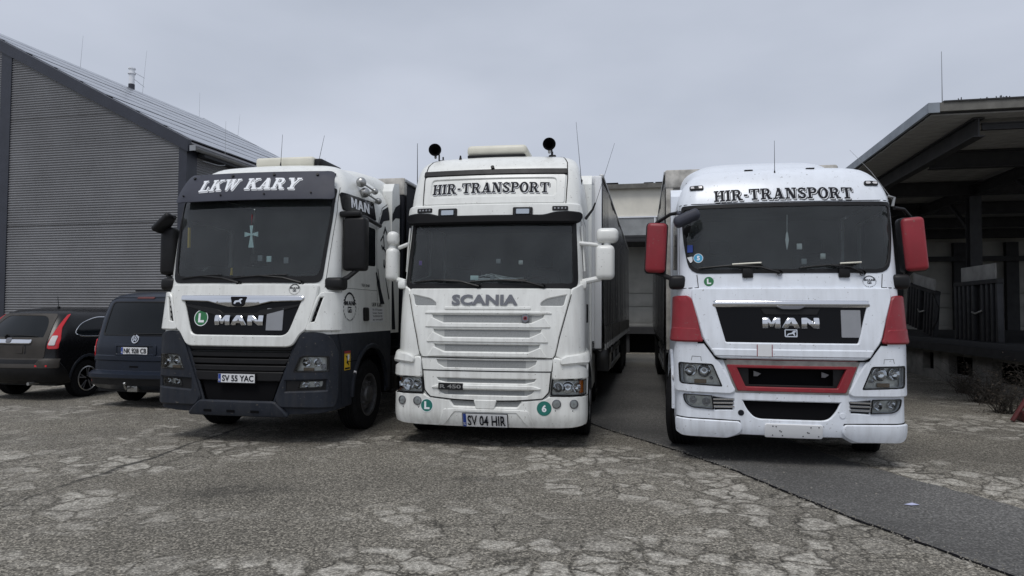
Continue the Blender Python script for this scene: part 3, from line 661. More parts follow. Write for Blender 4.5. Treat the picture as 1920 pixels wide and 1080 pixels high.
# upper wall with window band (left of the canopy)
MB().box((-16, 17.95, 6.0), (16, 24, 7.25)).build('upper_wall', M['wallu'], wh)
MB().box((-16, 17.99, 4.97), (16, 23.9, 5.999)).build('band_back', M['matt'], wh)
MB().box((-16, 16.7, 4.74), (-.02, 19.1, 4.96), .01).box((-16, 16.68, 4.92), (-.02, 16.72, 5.02)).build('canopy_slab', M['oldst'], wh)
fr = MB()
for x in [-16+1.9*i for i in range(12)]: fr.box((x-.03, 17.90, 5.0), (x+.03, 17.95, 5.97))
fr.box((-16, 17.89, 5.0), (5, 17.94, 5.06)).box((-16, 17.89, 5.93), (5, 17.94, 5.99)).build('window_frame', M['vwhite'], wh)
M['oldgl'] = mat('old_window', (.30, .31, .31), .2, nscale=1.5, namt=.3)
for i in range(11):
    x = -16+1.9*i; MB().box((x+.035, 17.93, 5.065), (x+1.865, 17.945, 5.925)).build('window_pane', M['oldgl'], wh)
MB().box((-16, 17.75, 7.25), (16, 24.1, 7.33)).box((-16, 17.70, 7.20), (16, 17.748, 7.40)).build('roof_edge', M['fasc'], wh)
lump = MB(); rs = random.Random(2)
for i in range(14):
    x = -8+rs.uniform(0, 9); lump.box((x, 17.9, 7.33), (x+rs.uniform(.3, 1.2), 18.4, 7.40+rs.uniform(.02, .14)), .02, Matrix.Rotation(0, 4, 'X'))
lump.build('roof_debris', M['matt'], wh)
# canopy over the side dock
MB().box((.02, .02, 5.08), (16, 18.0, 5.20)).build('canopy_roof', M['tar'], wh)
for i in range(60):
    y = .1+i*.298
    if i == 0: o = MB().box((0, 0, 0), (15.9, .285, .022)).build('ceiling_board', M['deckb'], wh); bd = o.data
    else: o = bpy.data.objects.new('ceiling_board', bd); C.objects.link(o); o.parent = wh
    o.location = (.06, y, 5.055-.004*(i % 3))
MB().box((-.03, 0, 5.07), (.015, 17.6, 5.235)).build('side_fascia', M['zincf'], wh)
MB().box((-.03, -.05, 5.07), (.14, -.005, 5.235)).build('fascia_return', M['zincf'], wh)
MB().box((.145, -.04, 5.09), (16, .015, 5.235)).build('front_fascia', M['fasc'], wh); MB().box((.2, -.06, 5.236), (16, .3, 5.26)).build('roof_felt_edge', M['tar'], wh)
def ibeam(p, q, h, w_, name='canopy_beam'):
    p, q = Vector(p), Vector(q); d = q-p; L = d.length; d.normalize(); x = d.cross(Vector((0, 0, 1))).normalized(); z = Vector((0, 0, 1)); T = Matrix.Translation(p) @ Matrix((x, d, z)).transposed().to_4x4()
    MB().box((-w_/2, 0, 0), (w_/2, L, .02), 0, T).box((-w_/2, 0, h-.02), (w_/2, L, h), 0, T).box((-.012, 0, .02), (.012, L, h-.02), 0, T).build(name, M['oldst'], wh)
ibeam((.85, .30, 4.72), (.85, 17.5, 4.72), .32, .18); ibeam((3.2, .3, 4.66), (3.2, 17.5, 4.66), .26, .18)
ibeam((.95, .45, 4.86), (16, .45, 4.86), .12, .08)
for yb in (2.9, 6.4, 9.9, 13.4, 16.9): ibeam((1.0, yb, 4.70), (16, yb, 4.70), .33, .2)
for yb in (6.4, 12.0): MB().box((3.06, yb-.13, 1.13), (3.32, yb-.11, 4.66)).box((3.06, yb+.11, 1.13), (3.32, yb+.13, 4.66)).box((3.17, yb-.11, 1.13), (3.21, yb+.11, 4.66)).box((3.0, yb-.2, 1.13), (3.38, yb+.2, 1.16)).build('canopy_column', M['oldst'], wh)
for yb in (2.9, 6.4, 9.9, 13.4): bar('knee_brace', (3.2, yb+.3, 3.9), (3.2, yb+1.4, 4.68), .08, .08, M['oldst'], wh)
ibeam((2.9, 18.3, 3.9), (16, 18.3, 3.9), .2, .1, 'wall_rail')
rod((.25, .15, 5.2), .95, (0, 0), wh, .009)
mb = MB(); rs = random.Random(9)
for i in range(24): x = .4+rs.random()*.9; mb.tube([(x, .1, 5.25), (x+rs.uniform(-.05, .05), .1, 5.25+rs.uniform(.03, .10))], .008, 4)
mb.build('roof_moss', M['soff'], wh, kind='stuff')
# raised dock plates
def dock_plate(y, L, h, lean, label):
    o = empty('dock_plate', (2.84, y, 1.14), 0, label, 'loading ramp', 'steel loading ramps stood up on the dock edge')
    o.matrix_world = wh.matrix_world if False else Matrix.Translation((6.9, 11.2, 0)) @ Matrix.Rotation(-math.radians(12.3), 4, 'Z') @ Matrix.Translation((2.84, y, 1.14)) @ Matrix.Rotation(lean, 4, 'X')
    MB().box((.10, 0, 0), (.13, L, h*.76)).build('plate_sheet', M['oldst'], o)
    n = 10
    for i in range(n):
        if i in (4,): continue
        yy = L*i/(n-1); MB().box((-.02, yy-.05, 0), (.098, yy+.045, h*.74), .01).build('rib', M['steel'], o)
    MB().box((-.03, -.05, h*.745), (.12, L+.05, h*.80)).build('hinge_bar', M['oldst'], o)
    MB().box((.03, .15, h*.80), (.07, L-.25, h), .01).build('lip_plate', M['deckb'], o)
    MB().tube([(-.03, L*.3, h*.4), (-.09, L*.4, h*.36), (-.03, L*.55, h*.38)], .02, 6).build('handle', M['satin'], o)
    return o
dock_plate(4.45, 2.15, 1.75, 0, 'upright ribbed steel ramp on the dock in front of the canopy column')
dock_plate(8.1, 2.0, 1.55, .16, 'tilted ribbed steel ramp on the dock beside the red truck mirror')
Wm = Matrix.Translation((6.9, 11.2, 0)) @ Matrix.Rotation(-math.radians(12.3), 4, 'Z')
h_ = [Wm @ Vector(p) for p in [(2.8, 8.0, 2.3), (2.75, 7.7, 2.2), (2.75, 7.4, 1.9), (2.75, 7.5, 1.6), (2.8, 8.0, 1.35)]]
MB().tube(h_, .018, 6).build('rubber_hose', M['black'], None, label='black hose looping from the side of the tilted steel ramp', cat='hose')
# dead scrub and red drawbar at the dock foot
M['twig'] = mat('dead_twigs', (.034, .029, .024), .9); M['dleaf'] = mat('dry_leaves', (.045, .034, .024), .9)
def shrub(x, y, R_, H, seed, label, n=60, leaves=260):
    rs = random.Random(seed); o = empty('dead_shrub', (x, y, 0), 0, label, 'shrub'); mb = MB(); lf_ = MB()
    for i in range(n):
        a = rs.uniform(0, 2*PI); q = Vector((rs.uniform(-.3, .3)*R_, rs.uniform(-.3, .3)*R_, 0)); pts = [q]; d = Vector((math.cos(a)*rs.uniform(.1, .8), math.sin(a)*rs.uniform(.1, .8), rs.uniform(.5, 1.2))).normalized()
        L = H*rs.uniform(.4, 1.1)
        for k in range(5): q = q+d*L/5; pts.append(q); d = (d+Vector((rs.uniform(-.3, .3), rs.uniform(-.3, .3), rs.uniform(-.25, .1)))).normalized()
        mb.tube(pts, .007, 4, r2=.002)
        for k in range(2, 6):
            b = pts[k]; e = b+Vector((rs.uniform(-.2, .2), rs.uniform(-.2, .2), rs.uniform(-.05, .15))); mb.tube([b, e], .0035, 3)
            for _ in range(leaves//n): c = b+Vector((rs.uniform(-.12, .12), rs.uniform(-.12, .12), rs.uniform(-.1, .1))); u_ = Vector((rs.uniform(-1, 1), rs.uniform(-1, 1), rs.uniform(-1, 1))).normalized()*.022; w_ = u_.orthogonal().normalized()*.012; lf_.add([c-u_, c+w_, c+u_, c-w_], [(0, 1, 2, 3)])
    for i in range(leaves*2): c = Vector((rs.gauss(0, R_*.7), rs.gauss(0, R_*.7), .012+rs.random()*.02)); w_ = Vector((rs.uniform(-1, 1), rs.uniform(-1, 1), .1)).normalized()*.025; q = Vector((-w_.y, w_.x, .004))*.6; lf_.add([c-w_, c+q, c+w_, c-q], [(0, 1, 2, 3)])
    mb.build('twigs', M['twig'], o, 0); lf_.build('dry_leaves', M['dleaf'], o, 0, kind='stuff'); return o
shrub(9.35, 13.6, .55, .85, 1, 'tangle of bare brown twigs at the middle of the dock wall foot', 60, 90)
shrub(8.75, 12.2, .45, .6, 2, 'low dry brush on the asphalt nearest the red steel frame', 45, 70)
shrub(10.1, 15.3, .5, .6, 3, 'sparse dry brush at the dock foot next to the right truck', 40, 60)
shrub(9.5, 12.4, .4, 1.2, 4, 'tall thin bare stems against the dock wall by the right picture edge', 40, 60)
M['rustred'] = mat('rusty_red_steel', (.11, .02, .02), .6, nscale=9, namt=.5)
rd = empty('steel_frame', (8.25, 11.15, 0), -.3, 'rusty red steel frame standing at the right edge of the yard', 'machine part')
MB().tube([(-.10, 0, .02), (.45, .1, .95), (1.1, .3, .98)], .035, 10).build('frame_tube', M['rustred'], rd); MB().tube([(.15, .05, .42), (.8, .25, .30), (1.2, .3, .3)], .04, 8).build('frame_tube', M['rustred'], rd)
MB().box((.05, -.1, 0), (1.3, .35, .16), .03).build('frame_foot', M['rustred'], rd); MB().lathe([(.18, -.05), (.2, 0), (.18, .05), (.1, .05), (.1, -.05)], 18, Matrix.Translation((.6, .1, .22)), close=True).build('frame_wheel', M['rustred'], rd)

# ------------------------------------------------------------ shared truck pieces
def cab_skin(root, S, v0, v1, m, holes, name, cap=False, backwall=True, off=0.0, thick=.0, vs=None):
    vs = [v0+(v1-v0)*i/14 for i in range(15)]
    pol = [(S.su(S.back, v), v) for v in vs]; pol = pol+[(-u, v) for u, v in pol[::-1]]
    o = panel(name, S, pol, m, root, off=off, thick=thick, holes=holes, step=.065)
    mb = MB()
    if cap:
        t = [S.at(u*S.su(S.back, v1)/30, v1) for u in range(-30, 31)]; mb.add(t, [tuple(range(len(t)))])
    if backwall:
        a = [S.at(S.su(S.back, v), v) for v in vs]; b = [Vector((-p.x, p.y, p.z)) for p in a[::-1]]; mb.add(a+b, [tuple(range(len(a)*2))])
    if mb.v: mb.build('cab_back' if backwall else 'roof_panel', m, root, 0)
    return o
def interior(root, S, vb, vt, holes, wx=.52, curtain=None, low=1.2):
    vs = [low+(vt-low)*i/8 for i in range(9)]
    pol = [(S.su(S.back-.05, v), v) for v in vs]; pol = pol+[(-u, v) for u, v in pol[::-1]]
    panel('cab_lining', S, pol, M['intr'], root, off=-.05, thick=0, holes=holes, step=.09)
    b = MB().box((-1.1, .5, vt-.01), (1.1, S.back-.05, vt)).box((-1.12, S.back-.09, low), (1.12, S.back-.06, vt)).box((-1.12, .3, low), (1.12, S.back-.1, low+.02)).build('cab_lining', M['intr'], root)
    d = MB().box((-1.05, .22, vb-.45), (1.05, .62, vb-.03), .04).box((.15, .55, vb-.5), (1.0, .72, vb+.02), .05).box((-.35, .5, vb-.5), (.15, .7, vb-.05), .03)
    d.build('dashboard', M['intr'], root)
    T = Matrix.Translation((wx, .82, vb+.04)) @ Matrix.Rotation(math.radians(-52), 4, 'X')
    s = MB(); s.lathe([(.225+.018*math.cos(a*PI/4), .018*math.sin(a*PI/4)) for a in range(8)], 28, T, close=True)
    s.box((-.21, -.01, -.02), (.21, .01, .02), 0, T).box((-.07, -.03, -.07), (.07, .02, .07), .01, T); s.build('steering_wheel', M['black'], root)
    for x in (-.62, .58):
        q = MB(); q.box((x-.25, 1.05, vb-.55), (x+.25, 1.5, vb-.38), .05).box((x-.25, 1.42, vb-.45), (x+.25, 1.58, vb+.32), .06).box((x-.13, 1.44, vb+.33), (x+.13, 1.55, vb+.52), .04); q.build('seat', M['intr2'], root)
    if curtain:
        for sg in (-1, 1):
            v = []; n = 14
            for i in range(n+1):
                x = sg*(.72+.38*i/n); y = 1.75+.025*(i % 2)
                v += [(x, y, low+.3), (x, y, vt-.02)]
            link('curtain', v, [(2*i, 2*i+2, 2*i+3, 2*i+1) for i in range(n)], curtain, root, 0)
def wiper(root, S, u0, u1, v0, v1, pu, m=None, pale=None):
    """blade from (u0,v0) to (u1,v1), arm to pivot pu below the glass"""
    pts = [S.m(u0+(u1-u0)*t/8, v0+(v1-v0)*t/8+.012*math.sin(PI*t/8), .028) for t in range(9)]
    mb = MB().tube(pts, .009, 6); mid = S.m((u0+u1)/2, (v0+v1)/2+.01, .045); mb.tube([mid, S.m((u0+u1)/2*.4+pu*.6, v0-.0, .06), S.m(pu, v0-.06, .03)], .011, 6, r2=.016)
    mb.lathe([(.03, -.02), (.03, .02), (.001, .03)], 10, Matrix.Translation(S.m(pu, v0-.06, .02)))
    w_ = mb.build('wiper', M['black'], root)
    if pale:
        a, b = pale; f = lambda u: S.m(u, v0+(v1-v0)*(u-u0)/(u1-u0)+.02, .05)
        MB().tube([f(a), f(b)], .011, 6).build('wiper_sleeve', M['cream'], w_)
def chassis(root, y0, y1, wheels=True):
    m = MB()
    for x in (-.42, .36): m.box((x, y0, .72), (x+.07, y1, .98))
    for y in (.6, 2.6, 4.0, y1-.2): m.box((-.42, y, .76), (.42, y+.1, .94))
    m.box((-.9, 1.3, .46), (.9, 1.46, .62), .03).box((-.55, 4.6, .98), (.55, 5.4, 1.12), .04).box((-.4, .35, .45), (.4, 1.1, .72), .03)
    m.box((-.95, .45, .34), (.95, .62, .5), .02)
    m.build('chassis', M['steel'], root)
def marker(root, S, u, v, w_=.085, h=.028):
    o = panel('marker_lamp', S, rounded(rect(u-w_, v-h, u+w_, v+h), .02), M['black'], root, off=.022, thick=.03, step=.05, bev=.004)
    panel('marker_lens', S, rounded(rect(u-w_*.8, v-h*.55, u+w_*.8, v+h*.55), .01), M['clearlens'], o, off=.026, thick=.004, step=0, bev=.002)
def bezel_seam(S, pts, root, wd=.009, off=.0225, m=None):
    pos = [q for q in stroke(pts, wd)]
    return panel('panel_gap', S, None, m or M['matt'], root, off=off, thick=0, pos=pos, step=.12)
def side_steps(root, S, sg, z0, y0, y1):
    MB().box((sg*1.02-.2, y0, z0), (sg*1.02+.2, y1, z0+.03), .008).box((sg*1.02-.18, y0+.02, z0+.35), (sg*1.02+.18, y1, z0+.38), .008).build('step', M['alu'], root)

# ------------------------------------------------------------ truck 1: white over dark grey, black visor
def truck_one():
    X, Y, a = -3.605, 9.02, .183
    r = empty('truck', (X, Y, 0), -a, 'white truck with dark grey bumper and smoked sun visor, beside the blue van', 'truck', 'trucks parked side by side')
    S = Surf([(.3, .3, .07, 1.25, .22), (.45, .45, 0, 1.265, .22), (1.4, 1.4, .0, 1.265, .24), (1.5, 1.5, .01, 1.255, .24), (2.0, 2.0, .07, 1.24, .24), (3.2, 3.2, .28, 1.22, .24), (3.4, 3.4, .36, 1.2, .24), (3.6, 3.58, .47, 1.13, .24), (3.75, 3.7, .57, 1.05, .24), (3.95, 3.81, .73, .93, .24), (4.2, 3.87, .97, .75, .24), (4.5, 3.89, 1.25, .5, .24)], 2.28)
    ws = rounded([(-1.085, 2.115), (1.085, 2.115), (1.15, 3.0), (1.15, 3.42), (-1.15, 3.42), (-1.15, 3.0)], [.1, .1, .1, .05, .05, .1])
    win = {}
    for sg in (-1, 1): win[sg] = rounded(S.side(sg, [(.56, 3.03), (.50, 2.33), (.95, 2.33), (1.1, 2.41), (1.66, 2.43), (1.66, 3.0)][::1 if sg < 0 else -1]), .05)
    cab_skin(r, S, 1.44, 4.5, M['white'], [ws, win[1], win[-1]], 'cab_shell', cap=False, backwall=True)
    mb = MB(); t = [S.at(u*S.su(S.back, 4.5)/30, 4.5) for u in range(-30, 31)]; mb.add(t, [tuple(range(len(t)))]); mb.build('roof_panel', M['white'], r, 0)
    interior(r, S, 2.12, 3.45, [ws, win[1], win[-1]])
    panel('windscreen', S, ws, M['glass'], r, off=.002, thick=0, step=.12)
    panel('windscreen_seal', S, ws, M['black'], r, off=.012, thick=.014, holes=[rounded([(-1.045, 2.2), (1.045, 2.2), (1.115, 3.0), (1.115, 3.38), (-1.115, 3.38), (-1.115, 3.0)], [.1, .1, .1, .05, .05, .1])], step=.12, bev=.003)
    for sg in (-1, 1):
        panel('side_window', S, win[sg], M['tint'], r, off=.001, thick=0, step=.12)
        # A pillar edge and door outline
        bezel_seam(S, S.side(sg, [(.44, 1.5), (.44, 2.1), (.52, 3.1), (1.72, 3.1), (1.72, 1.9)]), r, off=.003)
        bezel_seam(S, [(sg*1.13, 2.05), (sg*1.20, 3.1), (sg*1.18, 3.45)], r, off=.003, wd=.006)
    # sun visor with its pegs
    vis = rounded([(-1.13, 3.21), (1.13, 3.21), (1.05, 3.60), (-1.05, 3.60)], [.05, .05, .07, .07])
    vo = panel('sun_visor', S, vis, M['visor'], r, off=.13, thick=.012, step=.07, bev=.004)
    pv = MB()
    for u, v in [(-.95, 3.53), (-.33, 3.54), (.28, 3.54), (.88, 3.53), (-1.02, 3.28), (-.42, 3.27), (.22, 3.27), (.86, 3.28)]:
        p = S.m(u, v, .0); q = S.m(u, v, .15); pv.tube([p, q], .02 if v > 3.4 else .011, 8)
    pv.build('visor_peg', M['black'], vo)
    L = [(M['vwhite'], .014, -.016, 0), (M['visor'], .006, -.007, .001), (M['vwhite'], 0, 0, .002)]
    lettering('lettering', S, 'LKW KARY', -.80, 3.325, .66, 3.485, L, vo, .134, shear=.17, arcy=.01, slope=.0)
    for u in (-.965, .965): marker(r, S, u, 3.66)
    # grille surround: white front flap with a trapezoid opening
    tr = rounded([(-.885, 1.93), (-.70, 1.405), (.70, 1.405), (.885, 1.93)][::-1], [.03, .1, .1, .03])
    flap = rounded([(-1.05, 2.075), (-1.03, 1.9), (-.93, 1.50), (-.855, 1.45), (-.765, 1.31), (-.70, 1.285), (.70, 1.285), (.765, 1.31), (.855, 1.45), (.93, 1.50), (1.03, 1.9), (1.05, 2.075)], [.02, .1, .05, .06, .06, .04, .04, .06, .06, .05, .1, .02])
    panel('front_flap', S, flap, M['white'], r, off=.045, thick=.05, holes=[tr], step=.07, bev=.014)
    g = panel('grille_board', S, rounded([(-.90, 1.95), (-.71, 1.39), (.71, 1.39), (.90, 1.95)], [.02, .08, .08, .02]), M['gloss'], r, off=.016, thick=.01, step=.1)
    panel('grille_step', S, rounded([(-.84, 1.83), (-.30, 1.745), (-.24, 1.70), (.24, 1.70), (.30, 1.745), (.84, 1.83), (.80, 1.80), (.26, 1.66), (-.26, 1.66), (-.80, 1.80)], .02), M['black'], g, off=.03, thick=.02, step=.1, bev=.008)
    ch = rounded([(-.885, 1.93), (.885, 1.93), (.875, 1.878), (.45, 1.865), (.16, 1.80), (-.16, 1.80), (-.45, 1.865), (-.875, 1.878)][::-1], [.005, .005, .01, .1, .04, .04, .1, .01])
    panel('chrome_wing', S, ch, M['chrome'], g, off=dome(.048, 1.79, 1.95, .018), thick=.04, step=.025, bev=.01)
    b = panel('lion_badge', S, rounded([(-.115, 1.915), (-.085, 1.81), (-.05, 1.795), (.05, 1.795), (.085, 1.81), (.115, 1.915)], .015), M['gloss'], g, off=.07, thick=.02, step=0)
    lion = [(-.06, 1.83), (-.05, 1.86), (-.035, 1.867), (.01, 1.87), (.025, 1.888), (.055, 1.892), (.062, 1.878), (.045, 1.872), (.04, 1.855), (.052, 1.828), (.04, 1.826), (.022, 1.848), (-.02, 1.845), (-.035, 1.826), (-.05, 1.822)]
    panel('lion_emblem', S, lion, M['chrome'], r, off=.077, thick=.008, step=0, bev=0)
    wide_letters('letter', S, 'MAN', -.34, 1.555, .345, 1.675, M['chrome'], r, .036)
    disc_sticker(S, -.57, 1.64, .108, 'L', M['green'], r, .019)
    panel('blank_plate', S, rounded(rect(.395, 1.485, .615, 1.77), .006), M['gplate'], r, off=.03, thick=.012, step=0, bev=.002)
    wreath(S, .75, 2.018, .078, .07, r, .049, M['ink'])
    # corner pieces with air slots
    for sg in (-1, 1):
        c = [(.955, 1.535), (.94, 1.49), (1.40, 1.49), (1.40, 1.985), (1.10, 1.975), (1.06, 1.92)]
        slot = [(1.075, 1.925), (.975, 1.575), (1.055, 1.59), (1.135, 1.93)]
        if sg < 0: c, slot = mir(c), mir(slot)
        panel('corner_vane', S, rounded(c, .025), M['white'], r, off=.055, thick=.05, holes=[rounded(slot, .012)], step=.06, bev=.012)
        o = panel('air_slot', S, slot, M['matt'], r, off=.012, thick=0, step=0)
        for k in range(4):
            t = .2+.2*k; y = 1.925-.34*t; x0 = 1.075-.1*t+.005; pp = rect(x0, y-.012, x0+.075, y+.012); pp = mir(pp) if sg < 0 else pp
            panel('slot_vane', S, pp, M['black'], o, off=.03, thick=.015, step=0)
    # lower part: grey corners, slatted intake, skid
    arch = circ(0, 0, 1, 26)
    ah = {}
    for sg in (-1, 1): ah[sg] = S.side(sg, [(1.44+.66*x, .56+.66*y) for x, y in arch])
    low = [(-.80, 1.36), (.80, 1.36), (.50, .53), (-.50, .53)]
    hr = rounded([(.862, 1.15), (.778, .945), (1.235, .952), (1.235, 1.16), (.93, 1.165)], [.03, .02, .02, .04, .06]); hl = mir(hr)
    fr = rounded([(.825, .728), (1.165, .752), (1.18, .845), (.86, .832)], [.01, .03, .03, .02]); fl_ = mir(fr)
    fz = rounded([(.66, .835), (.90, .85), (.88, .71), (.66, .69)][::-1], .01)
    vs = [.40, .5, .8, 1.1, 1.3, 1.47]
    pol = [(S.su(S.back, v), v) for v in vs]; lowpol = [(-.72, .40), (.72, .40), (.95, .405), (1.2, .43), (1.27, .44)]+pol[1:]+[(-u, v) for u, v in pol[::-1][:-1]]+[(-1.27, .44), (-1.2, .43), (-.95, .405)]
    panel('bumper', S, lowpol, M['dgrey'], r, off=-.005, thick=.03, holes=[low, hr, hl, fr, fl_, ah[1], ah[-1]], step=.07, bev=.012)
    for sg in (-1, 1):
        c = rounded([(.88, 1.44), (.55, .60), (.60, .50), (1.30, .50), (1.36, .62), (1.36, 1.2), (1.22, 1.42), (1.05, 1.45)], [.02, .03, .05, .04, .05, .1, .1, .08]); c = mir(c) if sg < 0 else c
        panel('bumper_corner', S, c, M['dgrey'], r, off=.035, thick=.04, holes=[hr if sg > 0 else hl, [(p[0]*sg, p[1]) for p in rounded([(.66, .675), (1.22, .70), (1.22, .865), (.66, .85)], .02)]], step=.07, bev=.02)
        panel('fog_recess', S, rounded([(p[0]*sg, p[1]) for p in [(.66, .675), (1.22, .70), (1.22, .865), (.66, .85)]], .01), M['black'], r, off=.004, thick=0, holes=[fr if sg > 0 else fl_], step=.1)
        headlamp(S, hr if sg > 0 else hl, r, [(sg*.945, 1.075, .055), (sg*1.09, 1.075, .05), (sg*1.17, 1.02, .035)], off=.036, amber=[(p[0]*sg, p[1]) for p in rect(.90, .96, 1.03, 1.0)])
        headlamp(S, fr if sg > 0 else fl_, r, [(sg*.93, .785, .036), (sg*1.08, .795, .034)], off=.012, depth=.05)
    bk = MB(); bk.box((-.85, .12, .5), (.85, .16, 1.44)).build('intake_back', M['matt'], r)
    for i, (v, h) in enumerate([(1.255, .05), (1.165, .05), (1.075, .05), (.985, .05), (.88, .10)]):
        hw_ = .78-(1.36-v)*.36; panel('intake_slat', S, rounded([(-hw_+.02, v-h/2), (hw_-.02, v-h/2), (hw_+.02, v+h/2), (-hw_-.02, v+h/2)], .01), M['black'], r, off=-.02+.005*i, thick=.03, step=.2, bev=.012)
    panel('intake_lower', S, rounded([(-.47, .56), (.47, .56), (.56, .82), (-.56, .82)], .03), M['matt'], r, off=-.045, thick=.02, step=.2)
    panel('skid_panel', S, rounded([(-.70, .392), (.70, .392), (.53, .545), (-.53, .545)], [.01, .01, .03, .03]), M['dgrey'], r, off=.05, thick=.06, step=.1, bev=.02)
    for u in (-.40, -.06, .28): panel('tow_slot', S, rounded(rect(u-.06, .425, u+.06, .447), .006), M['matt'], r, off=.052, thick=0, step=0)
    number_plate(S, -.262, .80, .262, .912, 'SV 55 YAC', r, .03)
    wiper(r, S, -.95, -.32, 2.17, 2.215, -.05); wiper(r, S, -.15, .62, 2.17, 2.215, .82)
    # doors: handle, emblem, plates, stripes
    for sg in (-1, 1):
        panel('door_handle', S, rounded(S.side(sg, [(1.18, 1.61), (1.34, 1.61), (1.34, 1.79), (1.18, 1.79)][::sg]), .02), M['black'], r, off=.025, thick=.03, step=0, bev=.01)
        wheel(r, sg*1.10, 1.44, .51, .31, sg, .30)
        side_steps(r, S, sg, .42, .2, .66)
        p = S.side(sg, [(1.44+.70*math.cos(t), .56+.70*math.sin(t)) for t in [PI*k/16 for k in range(17)]]+[(1.44+.655*math.cos(t), .56+.655*math.sin(t)) for t in [PI-PI*k/16 for k in range(17)]])
        panel('wheel_arch_lip', S, p, M['dgrey'], r, off=.03, thick=.04, step=0, bev=.008)
        MB().lathe([(.001, .03), (.02, .025), (.028, 0)], 12, Matrix.Translation((sg*1.27, .84, .89)) @ Matrix.Rotation(-sg*PI/2, 4, 'Z')).build('side_lamp', M['clearlens'], r)
        bezel_seam(S, S.side(sg, [(.42, .5), (.40, 1.2), (.30, 1.44)]), r, off=.004)
        bezel_seam(S, S.side(sg, [(.62, 1.05), (1.0, 1.05)]), r, off=.004)
        bezel_seam(S, S.side(sg, [(.3, 2.06), (1.72, 2.06)]), r, off=.003, wd=.005)
    Sd = S
    class Side:     # flank coordinates for decals: (depth y, height)
        def m(s, y, v, off=0): return Sd.m(Sd.su(y, v), v, off)
    D = Side()
    wreath(D, .70, 1.80, .225, .20, r, .004, M['ink'])
    o = panel('badge_plate', S, rounded(S.side(1, [(.50, 3.365), (.50, 3.13), (1.66, 3.13), (1.60, 3.40)][::-1]), .04), M['gloss'], r, off=.018, thick=.02, step=.1)
    wide_letters('badge_letter', D, 'MAN', .72, 3.195, 1.38, 3.335, M['vwhite'], o, .024, 0, gap=.1)
    sans('model_lettering', D, 'TGX 18.460', 1.12, 2.105, 1.42, 2.145, M['ink'], r, .003, .02)
    o = panel('warning_sticker', D, rect(.50, .94, .70, 1.20), M['yellow'], r, off=.003, thick=0, step=0)
    panel('sticker_band', D, rect(.50, 1.165, .70, 1.20), M['red'], o, off=.004, thick=0, step=0)
    panel('sticker_figure', D, None, M['ink'], o, off=.004, thick=0, step=0, pos=[[(.53, 1.14), (.60, 1.09), (.57, 1.04), (.66, .99), (.62, 1.07), (.67, 1.12)], rect(.52, .95, .68, .975)])
    panel('sticker_patch', D, [(.60, 1.15), (.66, 1.15), (.66, 1.09), (.61, 1.06)], M['vwhite'], o, off=.0045, thick=0, step=0)
    o = panel('address_panel', D, rect(1.42, 1.58, 1.98, 1.80), M['plate'], r, off=.003, thick=0, step=0)
    lettering('lettering', D, 'LKW KARY', 1.50, 1.82, 1.94, 1.875, [(M['ink'], 0, 0, 0)], r, .003)
    for k, s in enumerate(['Nr. 07 Suceava', 'Suceava - Romania', 'Tel 0744 569 202', 'e-mail']): sans('small_print', D, s, 1.53, 1.755-.05*k, 1.92, 1.785-.05*k, M['ink'], o, .0045, .01)
    # tribal stripes on cab flank
    st = [[(1.66, 2.33), (1.70, 2.35), (2.02, 1.86), (1.84, 1.86)], [(1.74, 2.40), (1.76, 2.4), (1.86, 2.1), (1.82, 2.1)], [(2.06, 2.28), (2.09, 2.26), (2.24, 1.95), (2.20, 1.93)], [(1.98, 2.98), (2.06, 3.10), (2.22, 2.92), (2.20, 2.90), (2.07, 3.03), (2.01, 2.95)]]
    st += [q for q in stroke([(1.86, 2.84), (1.98, 2.94), (2.02, 2.76), (1.96, 2.72), (1.90, 2.78)], .03)]+[q for q in stroke([(1.96, 2.76), (2.07, 2.70), (2.10, 2.58), (2.04, 2.44), (2.0, 2.46), (2.01, 2.56)], .035)]
    v, f = [], []
    for q in st: n = len(v); v += [D.m(x, y, .004) for x, y in q]; f.append(tuple(range(n, n+len(q))))
    link('body_stripe', v, f, M['ink'], r, 0)
    # roof edge: spherical horn caps on short rods
    for y, z in ((1.15, 3.63), (1.22, 3.49)):
        mb = MB(); p = Vector((1.20 if z > 3.55 else 1.23, y, z))
        for c, rr in ((p, .075), (p+Vector((.02, .48, -.05)), .052)):
            mb.lathe([(rr*math.sin(PI*k/10), -rr*math.cos(PI*k/10)) for k in range(11)], 18, Matrix.Translation(c))
        mb.tube([p, p+Vector((.02, .48, -.05))], .014, 8).tube([p+Vector((.02, .48, -.05)), p+Vector((-.12, .50, -.07))], .018, 8); mb.build('horn', M['satin'], r)
    # roof kit and air conditioner
    ac = MB().box((-.40, .98, 3.86), (.52, 1.72, 4.01), .045, seg=3).build('roof_air_conditioner', M['cream'], r)
    MB().box((.50, 1.02, 3.86), (.64, 1.7, 3.98), .03).build('intake_grille', M['black'], ac); MB().box((-.36, 1.05, 3.84), (.6, 1.7, 3.87)).build('gasket', M['black'], ac)
    antenna(r, (.055, .90, 3.86), (.05, 0, 1), .46); antenna(r, (.62, .94, 3.86), (.22, 0, 1), .44)
